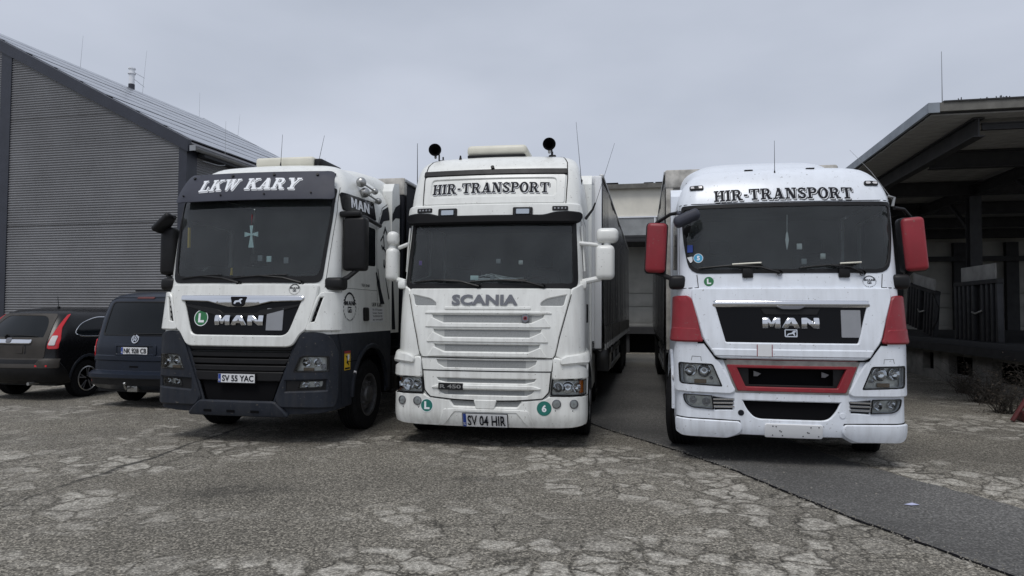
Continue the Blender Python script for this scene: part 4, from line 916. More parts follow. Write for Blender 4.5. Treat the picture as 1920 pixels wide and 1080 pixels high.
    for sg in (-1, 1):
        f = MB().prism([(2.30, 1.4), (2.30, 3.70), (2.40, 3.84), (2.62, 3.88), (2.66, 3.6), (2.66, 1.4)], 'x', min(sg*.98, sg*1.25), max(sg*.98, sg*1.25)).build('side_fairing', M['white'], r)
        if sg > 0:
            class Fl:
                def m(s, y, v, off=0): return Vector((1.252+off, y, v))
            panel('fairing_graphic', Fl(), rounded([(2.31, 3.20), (2.31, 3.32), (2.45, 3.46), (2.655, 3.54), (2.655, 3.30), (2.46, 3.28)], .01), M['ink'], f, off=.003, thick=0, step=0)
            panel('fairing_graphic', Fl(), [(2.31, 2.3), (2.36, 2.35), (2.50, 1.45), (2.34, 1.45)], M['ink'], f, off=.003, thick=0, step=0)
    panel('roof_graphic', D, rounded([(1.80, 3.10), (1.98, 3.34), (2.26, 3.44), (2.26, 3.22), (2.0, 3.17), (1.84, 3.05)], .02), M['ink'], r, off=.004, thick=0, step=.1)
    panel('graphic_line', D, None, M['ink'], r, off=.004, thick=0, step=0, pos=stroke([(1.78, 3.02), (1.88, 3.12), (2.0, 3.19), (2.26, 3.24)], .012)+stroke([(1.78, 3.12), (1.97, 3.37), (2.26, 3.48)], .012))
    spoiler(r, [(1.05, .55, 3.86, 3.6), (1.4, .82, 3.93, 3.55), (1.9, 1.0, 3.99, 3.5), (2.35, 1.10, 4.01, 3.45), (2.62, 1.13, 3.99, 3.4)], M['white'])
    # behind the cab: tank, air kit, ladder
    MB().box((.75, 2.42, .42), (1.22, 3.6, .98), .08).build('fuel_tank', M['black'], r)
    MB().box((.80, 2.44, .42), (1.25, 2.62, 1.02), .02).box((1.14, 2.42, .70), (1.26, 3.3, .76), .01).box((1.14, 2.42, .42), (1.26, 3.3, .48), .01).build('side_step', M['black'], r)
    MB().box((.35, 2.36, 1.1), (1.0, 2.6, 2.2), .04).build('air_cleaner', M['black'], r)
    chassis(r, .2, 5.8)
    for sg in (-1, 1): wheel(r, sg*.98, 5.1, .5, .5, sg, .28, hub='drive')
    # mirrors
    m1 = MB(); m1.box((1.25, .42, 2.29), (1.57, .60, 3.02), .045, seg=3); m1.build('mirror', M['black'], r)
    MB().box((1.20, .40, 3.02), (1.50, .52, 3.10), .03).build('mirror_cap', M['black'], r)
    MB().tube([(1.24, .46, 3.07), (1.34, 1.0, 3.09), (1.27, 1.74, 3.06)], .03, 8).build('mirror_arm', M['black'], r)
    MB().tube([(1.20, .30, 2.10), (1.34, .42, 2.20), (1.46, .5, 2.32)], .035, 8, r2=.03).build('mirror_arm', M['black'], r)
    MB().box((1.10, .18, 2.02), (1.36, .40, 2.19), .05, seg=3).build('mirror_foot', M['black'], r)
    MB().box((-1.48, .34, 2.24), (-1.25, .52, 2.92), .06, seg=3).build('mirror', M['black'], r)
    T = Matrix.Translation((-1.37, .28, 2.97)) @ Matrix.Rotation(-.72, 4, 'Y') @ Matrix.Rotation(-.25, 4, 'X')
    MB().box((-.17, -.08, -.05), (.17, .10, .045), .04, T, seg=3).build('wide_mirror', M['black'], r)
    MB().tube([(-1.2, .3, 3.05), (-1.40, .42, 2.9)], .025, 8).build('mirror_arm', M['black'], r)
    MB().tube([(-1.2, .3, 2.12), (-1.40, .44, 2.25)], .03, 8).build('mirror_arm', M['black'], r)
    MB().box((-1.33, .18, 2.02), (-1.10, .40, 2.19), .05, seg=3).build('mirror_foot', M['black'], r)
    # things hanging and standing behind the glass
    cr_ = [(-.025, .13), (.025, .13), (.012, .02), (.10, .045), (.10, -.025), (.012, -.0), (.04, -.17), (-.04, -.17), (-.012, 0), (-.10, -.025), (-.10, .045), (-.012, .02)]
    MB().prism([(x+.02, z+2.77) for x, z in cr_], 'y', .225, .237).build('hanging_cross', M['mint'], r, 0)
    MB().tube([(.02, .235, 3.05), (.02, .231, 2.90)], .006, 6).build('cross_cord', M['red'], r)
    for x, z, c in ((.06, 2.43, 'black'), (.17, 2.45, 'gplate'), (.30, 2.44, 'mint'), (.55, 2.42, 'gplate')): MB().box((x-.035, .20, z-.04), (x+.035, .22, z+.04), .005).build('dash_gadget', M[c], r)
    MB().tube([(-.31, .3, 2.23), (-.31, .3, 2.33)], .02, 8, r2=.012).build('dash_figure', M['yellow'], r)
    MB().tube([(-1.0, .34, 2.62), (-1.0, .34, 2.9)], .022, 6).build('air_freshener', M['yellow'], r)
    return r

# ------------------------------------------------------------ truck 2: white high-roof with twin horns
def truck_two():
    X, Y, a = -.33, 8.79, .158
    r = empty('truck', (X, Y, 0), -a, 'all white high roof truck with two black roof horns, standing between the other two trucks', 'truck', 'trucks parked side by side')
    S = Surf([(.28, .28, .06, 1.235, .2), (.42, .42, 0, 1.25, .22), (1.0, 1.0, 0, 1.25, .24), (1.2, 1.2, .0, 1.22, .30), (2.05, 2.05, .12, 1.22, .27), (2.95, 2.95, .33, 1.19, .22), (3.2, 3.2, .38, 1.19, .2), (3.6, 3.58, .5, 1.16, .2), (3.8, 3.77, .60, 1.13, .2), (4.0, 3.90, .76, 1.05, .2), (4.2, 3.965, .95, .90, .2), (4.5, 3.99, 1.25, .68, .2)], 2.3)
    ws = rounded([(-1.19, 2.045), (1.19, 2.045), (1.165, 2.5), (1.13, 3.0), (-1.13, 3.0), (-1.165, 2.5)], [.14, .14, .02, .05, .05, .02])
    win = {sg: rounded(S.side(sg, [(.50, 2.22), (.72, 2.17), (1.55, 2.3), (1.5, 2.95), (.62, 2.99)][::1 if sg > 0 else -1]), .06) for sg in (-1, 1)}
    cab_skin(r, S, 1.0, 4.5, M['white'], [ws, win[1], win[-1]], 'cab_shell')
    mb = MB(); t = [S.at(u*S.su(S.back, 4.5)/30, 4.5) for u in range(-30, 31)]; mb.add(t, [tuple(range(len(t)))]); mb.build('roof_panel', M['white'], r, 0)
    interior(r, S, 2.07, 3.02, [ws, win[1], win[-1]])
    panel('windscreen', S, ws, M['glass'], r, off=.002, thick=0, step=.12)
    panel('windscreen_seal', S, ws, M['black'], r, off=.01, thick=.012, holes=[rounded([(-1.11, 2.115), (1.11, 2.115), (1.08, 2.95), (-1.08, 2.95)], .07)], step=.12, bev=.003)
    for sg in (-1, 1):
        panel('side_window', S, win[sg], M['tint'], r, off=.001, thick=0, step=.12)
        bezel_seam(S, S.side(sg, [(.45, 1.2), (.46, 2.1), (.56, 3.05), (1.62, 3.02), (1.62, 1.2)]), r, off=.003)
        panel('door_handle', S, rounded(S.side(sg, [(1.28, 1.60), (1.42, 1.60), (1.42, 1.86), (1.28, 1.86)][::sg]), .02), M['black'], r, off=.02, thick=.02, step=0)
        bezel_seam(S, [(sg*.985, 3.19), (sg*1.0, 3.6), (sg*.985, 3.85), (sg*.92, 4.05), (sg*.82, 4.14)], r, wd=.012, off=.004)
        panel('door_window_rail', S, None, M['white'], r, off=.03, thick=.02, pos=stroke([(sg*S.su(.52, v), v) for v in (2.3, 2.6, 2.9)], .022), step=0)
    # roof front with lettering recess
    bezel_seam(S, [(-.965, 3.19), (-.5, 3.185), (.5, 3.185), (.965, 3.19)], r, wd=.012, off=.004)
    panel('roof_front_panel', S, rounded([(-.965, 3.21), (.955, 3.21), (.97, 3.63), (-.98, 3.63)], .03), M['white'], r, off=.018, thick=.02, holes=[rounded(rect(-.89, 3.30, .86, 3.59), .07)], step=.07, bev=.01)
    panel('roof_strip', S, rounded(rect(-1.0, 3.645, .985, 3.71), .01), M['black'], r, off=.028, thick=.03, step=.08, bev=.01)
    L = [(M['ink'], .014, -.016, 0), (M['vwhite'], .0065, -.0075, .001), (M['ink'], 0, 0, .002)]
    lettering('lettering', S, 'HIR-TRANSPORT', -.86, 3.355, .76, 3.515, L, r, .003, arcy=.012)
    MB().tube([S.m(-.03, 3.735, .0), S.m(-.03, 3.735, .05)], .025, 10).build('washer_nozzle', M['black'], r)
    panel('visor_band', S, rounded([(-1.22, 3.01), (1.22, 3.01), (1.18, 3.17), (-1.18, 3.17)], .04), M['white'], r, off=.05, thick=.055, step=.07, bev=.02)
    vis = rounded([(-1.13, 2.94), (-1.0, 2.93), (1.0, 2.93), (1.13, 2.94), (1.19, 3.05), (1.0, 3.055), (.84, 3.045), (.70, 3.005), (-.70, 3.005), (-.84, 3.045), (-1.0, 3.055), (-1.19, 3.05)], [.02, .05, .05, .02, .06, .03, .05, .05, .05, .05, .03, .06])
    panel('sun_visor', S, vis, M['visorb'], r, off=.085, thick=.10, step=.07, bev=.02)
    for u in (-.60, .42):
        o = panel('spot_lamp', S, rounded(rect(u-.125, 3.02, u+.125, 3.12), .012), M['black'], r, off=.075, thick=.05, step=0, bev=.006)
        panel('spot_lens', S, rounded(rect(u-.085, 3.035, u+.085, 3.10), .01), M['chrome'], o, off=.078, thick=0, step=0)
        panel('spot_glass', S, rounded(rect(u-.10, 3.03, u+.10, 3.11), .01), M['lens'], o, off=.083, thick=0, step=0)
    for u in (-.93, .91):
        o = panel('position_lamp', S, rounded(rect(u-.10, 3.088, u+.10, 3.138), .01), M['black'], r, off=.064, thick=.03, step=0)
        for k in range(4): panel('lamp_diode', S, circ(u-.07+.047*k, 3.113, .013, 8), M['gplate'], o, off=.067, thick=0, step=0)
    # grille flap: slatted white, mesh behind
    sl = .14/.82
    gp = rounded([(-1.06, 2.035), (-1.055, 1.97), (-.87, 1.20), (-.845, 1.16), (.845, 1.16), (.87, 1.20), (1.055, 1.97), (1.06, 2.035)], [.02, .1, .05, .03, .03, .05, .1, .02])
    mc = rounded([(-1.03, 1.975), (-.99, 1.81), (-.68, 1.81), (-.68, 1.86), (-.76, 1.92)], [.02, .04, .02, .05, .1])
    bars = []
    for vt, vb, wt, wb in ((1.712, 1.59, .745, .575), (1.522, 1.405, .717, .56), (1.333, 1.222, .70, .55)):
        bars.append([(-wt, vt), (-wt+.015, vt-.06), (-wb, vb), (wb, vb), (wt-.015, vt-.06), (wt, vt)])
    sc_ = rounded([(-.52, 1.79), (.52, 1.79), (.54, 2.0), (-.54, 2.0)], .04)
    panel('grille_flap', S, gp, M['white'], r, off=.03, thick=.03, holes=[mc, mir(mc)]+bars, step=.07, bev=.012)
    panel('badge_shelf', S, None, M['white'], r, off=.042, thick=.012, pos=[rounded([(-.56, 1.775), (.56, 1.775), (.56, 1.80), (-.56, 1.80)], .01)], step=.1, bev=.008)
    for q in (mc, mir(mc)): panel('corner_mesh', S, q, M['mesh'], r, off=.016, thick=0, step=0)
    def bar_(bp, lip=True):
        x0 = max(p[0] for p in bp); y0, y1 = min(p[1] for p in bp), max(p[1] for p in bp)
        o = panel('grille_mesh', S, [(-x0-.01, y0-.01), (x0+.01, y0-.01), (x0+.01, y1+.01), (-x0-.01, y1+.01)], M['meshl'], r, off=.004, thick=0, step=.2)
        panel('mesh_centre', S, rect(-x0*.78, y0-.008, x0*.78, y1+.005), M['mesh'], o, off=.0065, thick=0, step=.2)
        if lip:   # ledge below the opening throws its own edge forward
            panel('grille_slat', S, rounded([(-x0-.07, y1-.165), (-x0*.8, y0-.045), (x0*.8, y0-.045), (x0+.07, y1-.165), (x0*.99, y1-.05), (x0*.78, y0-.006), (-x0*.78, y0-.006), (-x0*.99, y1-.05)], .01), M['white'], r, off=.046, thick=.045, step=.1, bev=.009)
    for bp in bars: bar_(bp)
    panel('top_ledge', S, rounded([(-.83, 1.72), (.83, 1.72), (.80, 1.738), (-.80, 1.738)], .005), M['white'], r, off=.045, thick=.02, step=.2, bev=.006)
    sans('brand_lettering', S, 'SCANIA', -.47, 1.822, .40, 1.962, M['badge'], r, .045, .045, 1.02)
    o = panel('griffin_badge', S, circ(.50, 1.655, .05, 6, .055, PI/6, PI/6+2*PI), M['badge'], r, off=.05, thick=.03, step=0)
    panel('badge_field', S, circ(.50, 1.657, .024, 16), M['red'], o, off=.0535, thick=0, step=0); panel('badge_mark', S, circ(.50, 1.657, .014, 8), M['ink'], o, off=.055, thick=0, step=0)
    # middle mesh strip, lower flap
    s4 = [(-.66, 1.13), (-.645, 1.07), (-.55, 1.018), (.55, 1.018), (.645, 1.07), (.66, 1.13)]
    panel('centre_panel', S, rounded([(-.835, .995), (.835, .995), (.85, 1.148), (-.85, 1.148)], .01), M['white'], r, off=.026, thick=.03, holes=[s4], step=.1, bev=.008); bar_(s4, False)
    s5 = [(-.655, .90), (-.63, .85), (-.52, .822), (.52, .822), (.63, .85), (.655, .90)]; s6 = [(-.64, .756), (-.60, .70), (-.53, .668), (.53, .668), (.60, .70), (.64, .756)]
    lp = rounded([(-.83, .98), (-.80, .72), (-.72, .645), (-.3, .615), (.3, .615), (.72, .645), (.80, .72), (.83, .98)], [.02, .1, .1, .2, .2, .1, .1, .02])
    panel('lower_flap', S, lp, M['white'], r, off=.034, thick=.035, holes=[s5, s6], step=.08, bev=.012); bar_(s5, False); bar_(s6, False)
    panel('flap_ledge', S, rounded([(-.70, .77), (-.6, .80), (.6, .80), (.70, .77), (.68, .765), (-.68, .765)], .006), M['white'], r, off=.055, thick=.03, step=.2, bev=.01)
    o = panel('model_badge', S, rounded(rect(-.61, .745, -.29, .825), .01), M['black'], r, off=.062, thick=.02, step=0, bev=.003); sans('badge_text', S, 'R 450', -.59, .76, -.31, .81, M['satin'], o, .0655, .03)
    bezel_seam(S, lp[3:-3] if False else [(-.835, .985), (-.81, .73), (-.73, .645), (-.4, .618), (0, .608), (.4, .618), (.73, .645), (.81, .73), (.835, .985)], r, wd=.014, off=.0375)
    bezel_seam(S, [(-.84, .986), (.84, .986)], r, wd=.012, off=.0375)
    bezel_seam(S, [(-.85, 1.152), (.85, 1.152)], r, wd=.012, off=.034)
    for sg in (-1, 1): bezel_seam(S, [(sg*.845, .99), (sg*.862, 1.16), (sg*.885, 1.2), (sg*1.07, 1.97)], r, wd=.010, off=.036)
    for sg in (-1, 1): bezel_seam(S, [(sg*.82, .682), (sg*1.1, .684), (sg*1.45, .684)], r, wd=.014, off=.037)
    # corners
    for sg in (-1, 1):
        c = [(1.085, 2.035), (1.08, 1.965), (.885, 1.195), (.965, 1.16), (1.62, 1.16), (1.62, 2.06), (1.22, 2.10), (1.15, 2.06)]; c = mir(c) if sg < 0 else c
        panel('corner_panel', S, rounded(c, .03), M['white'], r, off=.03, thick=.04, step=.07, bev=.015)
        c = [(.965, 1.09), (.97, 1.145), (1.02, 1.175), (1.25, 1.20), (1.58, 1.22), (1.5, 1.14), (1.3, 1.08)]; c = mir(c) if sg < 0 else c
        panel('wind_deflector', S, rounded(c, .02), M['white'], r, off=.085, thick=.07, step=.07, bev=.02)
        c = [(.865, .905), (.865, 1.15), (1.0, 1.13), (1.16, 1.06), (1.36, 1.00), (1.40, .91)]; c = mir(c) if sg < 0 else c
        panel('headlight_brow', S, rounded(c, [.02, .02, .05, .1, .05, .02]), M['white'], r, off=.045, thick=.05, step=.07, bev=.02)
        hl = rounded([(.845, .895), (.825, .69), (1.40, .69), (1.42, .885)][::-1], [.02, .02, .02, .02]); hl = mir(hl) if sg < 0 else hl
        headlamp(S, hl, r, [(sg*.925, .79, .06), (sg*1.05, .79, .075), (sg*1.165, .79, .06)], off=.02, amber=[(p[0]*sg, p[1]) for p in rect(1.25, .71, 1.36, .87)], am=M['amber'])
        for u in (.905, 1.115):
            mb = MB(); n = (S.m(sg*u, .585, .05)-S.m(sg*u, .585, 0)).normalized(); T = Matrix.Translation(S.m(sg*u, .585, .038)) @ n.to_track_quat('Y', 'Z').to_matrix().to_4x4()
            o = MB().lathe([(.056, -.02), (.058, .006), (.05, .008), (.046, -.002)], 22, T).build('fog_lamp', M['badge'], r)
            MB().lathe([(.047, .0), (.03, -.025), (.001, -.03)], 20, T).build('reflector', M['chrome'], o); MB().lathe([(.047, .002), (.001, .006)], 20, T).build('lens', M['lens'], o)
            MB().lathe([(.001, .004), (.014, .002), (.015, -.02)], 10, T).build('bulb', M['clearlens'], o)
            panel('washer_dot', S, circ(sg*(u-.015), .50, .007, 8), M['ink'], r, off=.037, thick=0, step=0)
        wheel(r, sg*1.125, 1.28, .52, .31, sg, .30)
        MB().box((sg*1.16-.12, .95, .32), (sg*1.16+.12, 1.05, .37), .01).box((min(sg*1.0, sg*1.27), .28, .30), (max(sg*1.0, sg*1.27), .62, .34), .01).build('step', M['alu'], r)
        p = [(1.30+.68*math.cos(t), .54+.68*math.sin(t)) for t in [PI*k/16 for k in range(17)]]
        p = S.side(sg, p+[(1.30+.60*math.cos(t), .54+.60*math.sin(t)) for t in [PI-PI*k/16 for k in range(17)]])
        panel('wheel_arch_lip', S, p, M['white'], r, off=.02, thick=.05, step=0, bev=.01)
    ah = {sg: S.side(sg, [(1.30+.62*x, .54+.62*y) for x, y in circ(0, 0, 1, 26)]) for sg in (-1, 1)}
    hl = [(.845, .895), (.825, .69), (1.40, .69), (1.42, .885)]
    it = rounded([(-.485, .608), (-.425, .516), (.425, .516), (.485, .608)], .03)
    vs = [.40, .6, .8, 1.02]; pol = [(S.su(S.back, v), v) for v in vs]
    bp = [(-.4, .285), (.4, .285), (.9, .29), (1.15, .31), (1.28, .38)]+[(S.su(.75, .40), .40)]+pol+[(-u, v) for u, v in pol[::-1]]+[(-S.su(.75, .40), .40)]+[(-1.28, .38), (-1.15, .31), (-.9, .29)]
    panel('lower_body', S, bp, M['white'], r, off=-.005, thick=.03, holes=[hl, mir(hl), it, ah[1], ah[-1]], step=.07, bev=.01)
    bb = rounded([(-.5, .285), (.5, .285), (1.0, .29), (1.2, .315), (1.42, .34), (1.46, .40), (1.46, .675), (.82, .665), (.76, .63), (.5, .60), (.5, .60), (-.5, .60), (-.76, .63), (-.82, .665), (-1.46, .675), (-1.46, .40), (-1.42, .34), (-1.2, .315), (-1.0, .29)], [.02, .02, .1, .1, .06, .04, .03, .05, .05, 0, 0, 0, .05, .05, .03, .04, .06, .1, .1])
    panel('bumper', S, bb, M['white'], r, off=.035, thick=.05, holes=[it], step=.07, bev=.02)
    panel('intake_mesh', S, it, M['mesh'], r, off=.012, thick=0, step=.2)
    panel('intake_bracket', S, rounded([(-.14, .612), (-.11, .515), (.11, .515), (.14, .612)], .01), M['white'], r, off=.045, thick=.04, step=0, bev=.008)
    panel('plate_recess', S, None, M['white'], r, off=.045, thick=.015, pos=[rounded([(-.54, .49), (-.38, .49), (-.56, .295), (-.62, .295)], .02), mir(rounded([(-.54, .49), (-.38, .49), (-.56, .295), (-.62, .295)], .02)), rounded(rect(-.45, .468, .45, .495), .01)], step=.1, bev=.006)
    for sg in (-1, 1): bezel_seam(S, [(sg*.50, .50), (sg*.62, .285)], r, wd=.006, off=.0365)
    number_plate(S, -.285, .305, .285, .445, 'SV 04 HIR', r, .062)
    disc_sticker(S, -.775, .528, .088, 'L', M['teal'], r, .038); disc_sticker(S, .75, .528, .092, '6', M['teal'], r, .038, ring=M['teal'])
    wiper(r, S, -1.02, -.42, 2.13, 2.155, -.12); wiper(r, S, -.25, .5, 2.13, 2.155, .72)
    # mirrors: white pairs on white arms
    for sg, yy, dz in ((1, .50, 0), (-1, .38, -.02)):
        x = 1.53 if sg > 0 else -1.40
        MB().box((x-(.14 if sg > 0 else .07), yy-.09, 2.665+dz), (x+(.15 if sg > 0 else .09), yy+.10, 2.865+dz), .07, seg=4).build('mirror_upper', M['white'], r)
        MB().box((x-(.15 if sg > 0 else .08), yy-.10, 2.18+dz), (x+(.10 if sg > 0 else .09), yy+.12, 2.64+dz), .07, seg=4).build('mirror_lower', M['white'], r)
        MB().tube([(x, yy, 2.60+dz), (x, yy, 2.70+dz)], .05, 10).build('mirror_neck', M['white'], r)
        MB().tube([(sg*1.16, yy-.03, 2.665), (x-.1*sg, yy, 2.64+dz)], .028, 8).build('mirror_arm', M['white'], r)
        MB().tube([(sg*1.18, yy-.08, 2.14), (x-.08*sg, yy, 2.20+dz)], .038, 8).build('mirror_arm', M['white'], r)
        MB().box((min(sg*1.16, sg*1.27), yy-.16, 2.05), (max(sg*1.16, sg*1.27), yy+.04, 2.16), .03).build('mirror_foot', M['white'], r)
    # roof: air conditioner, horns, antennas
    ac = MB().box((-.50, .98, 4.0), (.38, 1.75, 4.16), .06, seg=3).build('roof_air_conditioner', M['cream'], r); MB().box((-.48, .96, 3.97), (.36, 1.7, 4.005), .0).build('gasket', M['black'], ac)
    for x, z, sg in ((-.93, 4.07, 1), (.72, 4.10, 1)):
        T = Matrix.Translation((x, .82, z)) @ Matrix.Rotation(.25 if x < 0 else .1, 4, 'Z')
        o = MB().lathe([(.090, 0), (.092, -.004), (.085, .012), (.075, .05), (.05, .12), (.028, .25), (.02, .42), (.02, .5)], 28, T).build('horn', M['gloss'], r)
        MB().lathe([(.085, .003), (.06, .05), (.03, .12), (.001, .2)], 24, T).build('horn_throat', M['matt'], o)
        MB().tube([(x+.02, .98, z-.03), (x+.02, .98, z-.18)], .012, 6).build('horn_bracket', M['black'], o)
        MB().tube([(x, 1.28, z), (x, 1.28, z-.16)], .012, 6).box((x-.05, 1.2, z-.16), (x+.06, 1.36, z-.06), .02).build('horn_bracket', M['black'], o)
    MB().tube([(-1.05, 1.0, 3.48), (-1.25, 1.0, 3.46)], .014, 6).build('antenna_bracket', M['black'], r); antenna(r, (-1.24, 1.0, 3.46), (-.01, 0, 1), .76, .007); antenna(r, (-.56, .85, 3.93), (0, 0, 1), .06, base=.05)
    MB().tube([(1.14, 1.0, 3.52), (1.16, 1.0, 3.62)], .02, 8).tube([(1.16, 1.0, 3.60), (1.09, .9, 4.42)], .0045, 6, r2=.002).build('antenna', M['black'], r)
    MB().tube([(1.20, 1.4, 3.12), (1.30, 1.45, 3.26), (1.34, 1.45, 3.36)], .022, 8, r2=.012).tube([(1.34, 1.45, 3.34), (1.62, 1.5, 4.25)], .004, 6, r2=.002).build('antenna', M['black'], r)
    for sg in (-1, 1):
        MB().prism([(2.30, 1.0), (2.30, 3.80), (2.42, 3.96), (2.60, 3.93), (2.66, 3.7), (2.66, 1.0)], 'x', min(sg*.98, sg*1.25), max(sg*.98, sg*1.25)).build('side_fairing', M['white'], r)
        MB().box((min(sg*.85, sg*1.23), 2.35, .42), (max(sg*.85, sg*1.23), 4.2, 1.02), .05).build('side_skirt', M['white'], r)
        wheel(r, sg*.98, 5.0, .5, .5, sg, .28, hub='drive')
    spoiler(r, [(1.15, .6, 3.97, 3.7), (1.7, .9, 4.03, 3.6), (2.3, 1.08, 4.03, 3.5), (2.6, 1.12, 4.0, 3.4)], M['white'])
    chassis(r, .2, 5.8)
    for x, z, c in ((.10, 2.42, 'gplate'), (.40, 2.40, 'satin'), (-.25, 2.2, 'mint'), (-.2, 2.2, 'mint'), (.02, 2.2, 'gplate')): MB().box((x-.03, .30, z-.03), (x+.03, .32, z+.03), .004).build('dash_gadget', M[c], r)
    MB().box((-1.03, .42, 2.38), (-.99, .43, 2.44)).build('purple_tag', mat('purple', (.16, .04, .4), .5), r)
    p = []; random.seed(3)
    for i in range(60): p.append((.0+.42*math.sin(i*1.7)*random.uniform(.3, 1)+.05, .3+.03*random.random(), 2.16+.035*random.random()+(.06 if i % 11 == 0 else 0)))
    MB().tube(p, .0035, 4).build('beaded_chain', M['plate'], r, 0)
    return r

# ------------------------------------------------------------ truck 3: white with red corners and red mirrors
def truck_three():
    X, Y, a = 3.177, 7.785, .19
    r = empty('truck', (X, Y, 0), -a, 'white truck with red corner panels and red mirror backs, no number plate', 'truck', 'trucks parked side by side')
    S = Surf([(.25, .25, .07, 1.25, .22), (.45, .45, 0, 1.265, .22), (1.4, 1.4, .0, 1.265, .24), (1.5, 1.5, .01, 1.255, .24), (2.04, 2.04, .07, 1.235, .24), (3.06, 3.06, .27, 1.225, .24), (3.2, 3.2, .32, 1.20, .24), (3.33, 3.32, .38, 1.155, .24), (3.45, 3.42, .45, 1.09, .24), (3.6, 3.51, .57, 1.0, .24), (3.8, 3.565, .76, .84, .24), (4.1, 3.59, 1.06, .6, .24)], 2.28)
    ws = rounded([(-1.10, 2.215), (1.10, 2.215), (1.185, 2.6), (1.215, 3.055), (-1.215, 3.055), (-1.185, 2.6)], [.14, .14, .2, .05, .05, .2])
    win = {sg: rounded(S.side(sg, [(.56, 2.28), (1.66, 2.35), (1.66, 2.95), (.62, 2.98)][::1 if sg > 0 else -1]), .05) for sg in (-1, 1)}
    ah = {sg: S.side(sg, [(1.40+.66*x, .54+.66*y) for x, y in circ(0, 0, 1, 26)]) for sg in (-1, 1)}
    cab_skin(r, S, 1.40, 4.1, M['white2'], [ws, win[1], win[-1]], 'cab_shell')
    mb = MB(); t = [S.at(u*S.su(S.back, 4.1)/30, 4.1) for u in range(-30, 31)]; mb.add(t, [tuple(range(len(t)))]); mb.build('roof_panel', M['white2'], r, 0)
    interior(r, S, 2.22, 3.1, [ws, win[1], win[-1]])
    panel('windscreen', S, ws, M['glass'], r, off=.002, thick=0, step=.12)
    panel('windscreen_seal', S, ws, M['black'], r, off=.01, thick=.012, holes=[rounded([(-1.075, 2.255), (1.075, 2.255), (1.15, 2.6), (1.18, 3.01), (-1.18, 3.01), (-1.15, 2.6)], [.12, .12, .2, .05, .05, .2])], step=.12, bev=.003)
    for sg in (-1, 1):
        panel('side_window', S, win[sg], M['tint'], r, off=.001, thick=0, step=.12)
        bezel_seam(S, [(sg*1.02, 2.20), (sg*1.005, 2.045), (sg*1.30, 2.035)], r, off=.003, wd=.008)
        bezel_seam(S, [(sg*1.245, 3.07), (sg*1.27, 2.6), (sg*1.26, 2.06)], r, off=.003, wd=.006)
        marker(r, S, sg*1.0, 3.29, .08, .026)
        bezel_seam(S, S.side(sg, [(.44, 1.5), (.44, 2.1), (.52, 3.03), (1.72, 3.03), (1.72, 1.5)]), r, off=.003)
    bezel_seam(S, [(-1.26, 3.075), (-.6, 3.068), (.6, 3.068), (1.26, 3.075)], r, off=.003, wd=.008)
    bezel_seam(S, [(-1.02, 2.03), (1.02, 2.03)], r, off=.004, wd=.006)
    L = [(M['ink'], .014, -.016, 0), (M['vwhite'], .0065, -.0075, .001), (M['ink'], 0, 0, .002)]
    lettering('lettering', S, 'HIR-TRANSPORT', -.80, 3.09, .765, 3.235, L, r, .004, arcy=.012)
    # front flap
    tr = rounded([(-.845, 1.885), (-.835, 1.83), (-.72, 1.395), (.72, 1.395), (.835, 1.83), (.845, 1.885)], [.02, .02, .03, .03, .02, .02])
    flap = rounded([(-1.06, 2.02), (-1.07, 1.92), (-.945, 1.44), (-.81, 1.25), (-.76, 1.235), (.76, 1.235), (.81, 1.25), (.945, 1.44), (1.07, 1.92), (1.06, 2.02)], [.02, .06, .05, .03, .02, .02, .03, .05, .06, .02])
    panel('front_flap', S, flap, M['white2'], r, off=.045, thick=.05, holes=[tr], step=.07, bev=.014)
    panel('flap_fold', S, rounded([(-.82, 1.26), (.82, 1.26), (.86, 1.325), (-.86, 1.325)], .01), M['white2'], r, off=.057, thick=.02, step=.1, bev=.012)
    g = panel('grille_board', S, [(-.86, 1.90), (-.73, 1.38), (.73, 1.38), (.86, 1.90)], M['gloss'], r, off=.018, thick=.01, step=.1)
    panel('chrome_bar', S, rounded([(-.84, 1.82), (-.84, 1.84), (-.81, 1.885), (.81, 1.885), (.84, 1.84), (.84, 1.82)], .008), M['chrome'], g, off=dome(.045, 1.815, 1.89, .014), thick=.04, step=.015, bev=.008)
    panel('chrome_clip', S, rounded([(-.16, 1.822), (-.09, 1.79), (.09, 1.79), (.16, 1.822)], .02), M['badge'], g, off=.058, thick=.03, step=0, bev=.006)
    panel('handle_recess', S, rounded([(-.32, 1.80), (-.28, 1.73), (.28, 1.73), (.32, 1.80)], .02), M['black'], g, off=.03, thick=.02, step=0, bev=.008)
    wide_letters('letter', S, 'MAN', -.30, 1.58, .30, 1.69, M['chrome'], r, .036)
    o = panel('lion_badge', S, rounded(rect(-.067, 1.475, .067, 1.56), .01), M['chrome'], r, off=.03, thick=.012, step=0, holes=[rect(-.058, 1.484, .058, 1.551)], bev=.002)
    lion = [(-.05, 1.49), (-.03, 1.515), (.005, 1.522), (.025, 1.545), (.052, 1.548), (.05, 1.53), (.035, 1.522), (.045, 1.49), (.033, 1.489), (.018, 1.51), (-.02, 1.503), (-.035, 1.489)]
    panel('lion_emblem', S, lion, M['chrome'], o, off=.027, thick=.006, step=0, bev=0)
    panel('blank_plate', S, rounded(rect(.54, 1.475, .745, 1.78), .006), M['gplate'], r, off=.032, thick=.012, step=0, bev=.002)
    for u in (-.37, -.21): panel('red_line', S, rect(u-.004, 1.255, u+.004, 1.39), M['red'], r, off=.0585, thick=0, step=0)
    panel('scuffed_patch', S, rect(-.364, 1.256, -.216, 1.39), M['plate'], r, off=.0582, thick=0, step=0)
    disc_sticker(S, -.885, 2.118, .056, 'L', M['green'], r, .003, ring=M['green'])
    wreath(S, .875, 2.112, .078, .066, r, .003, M['ink'])
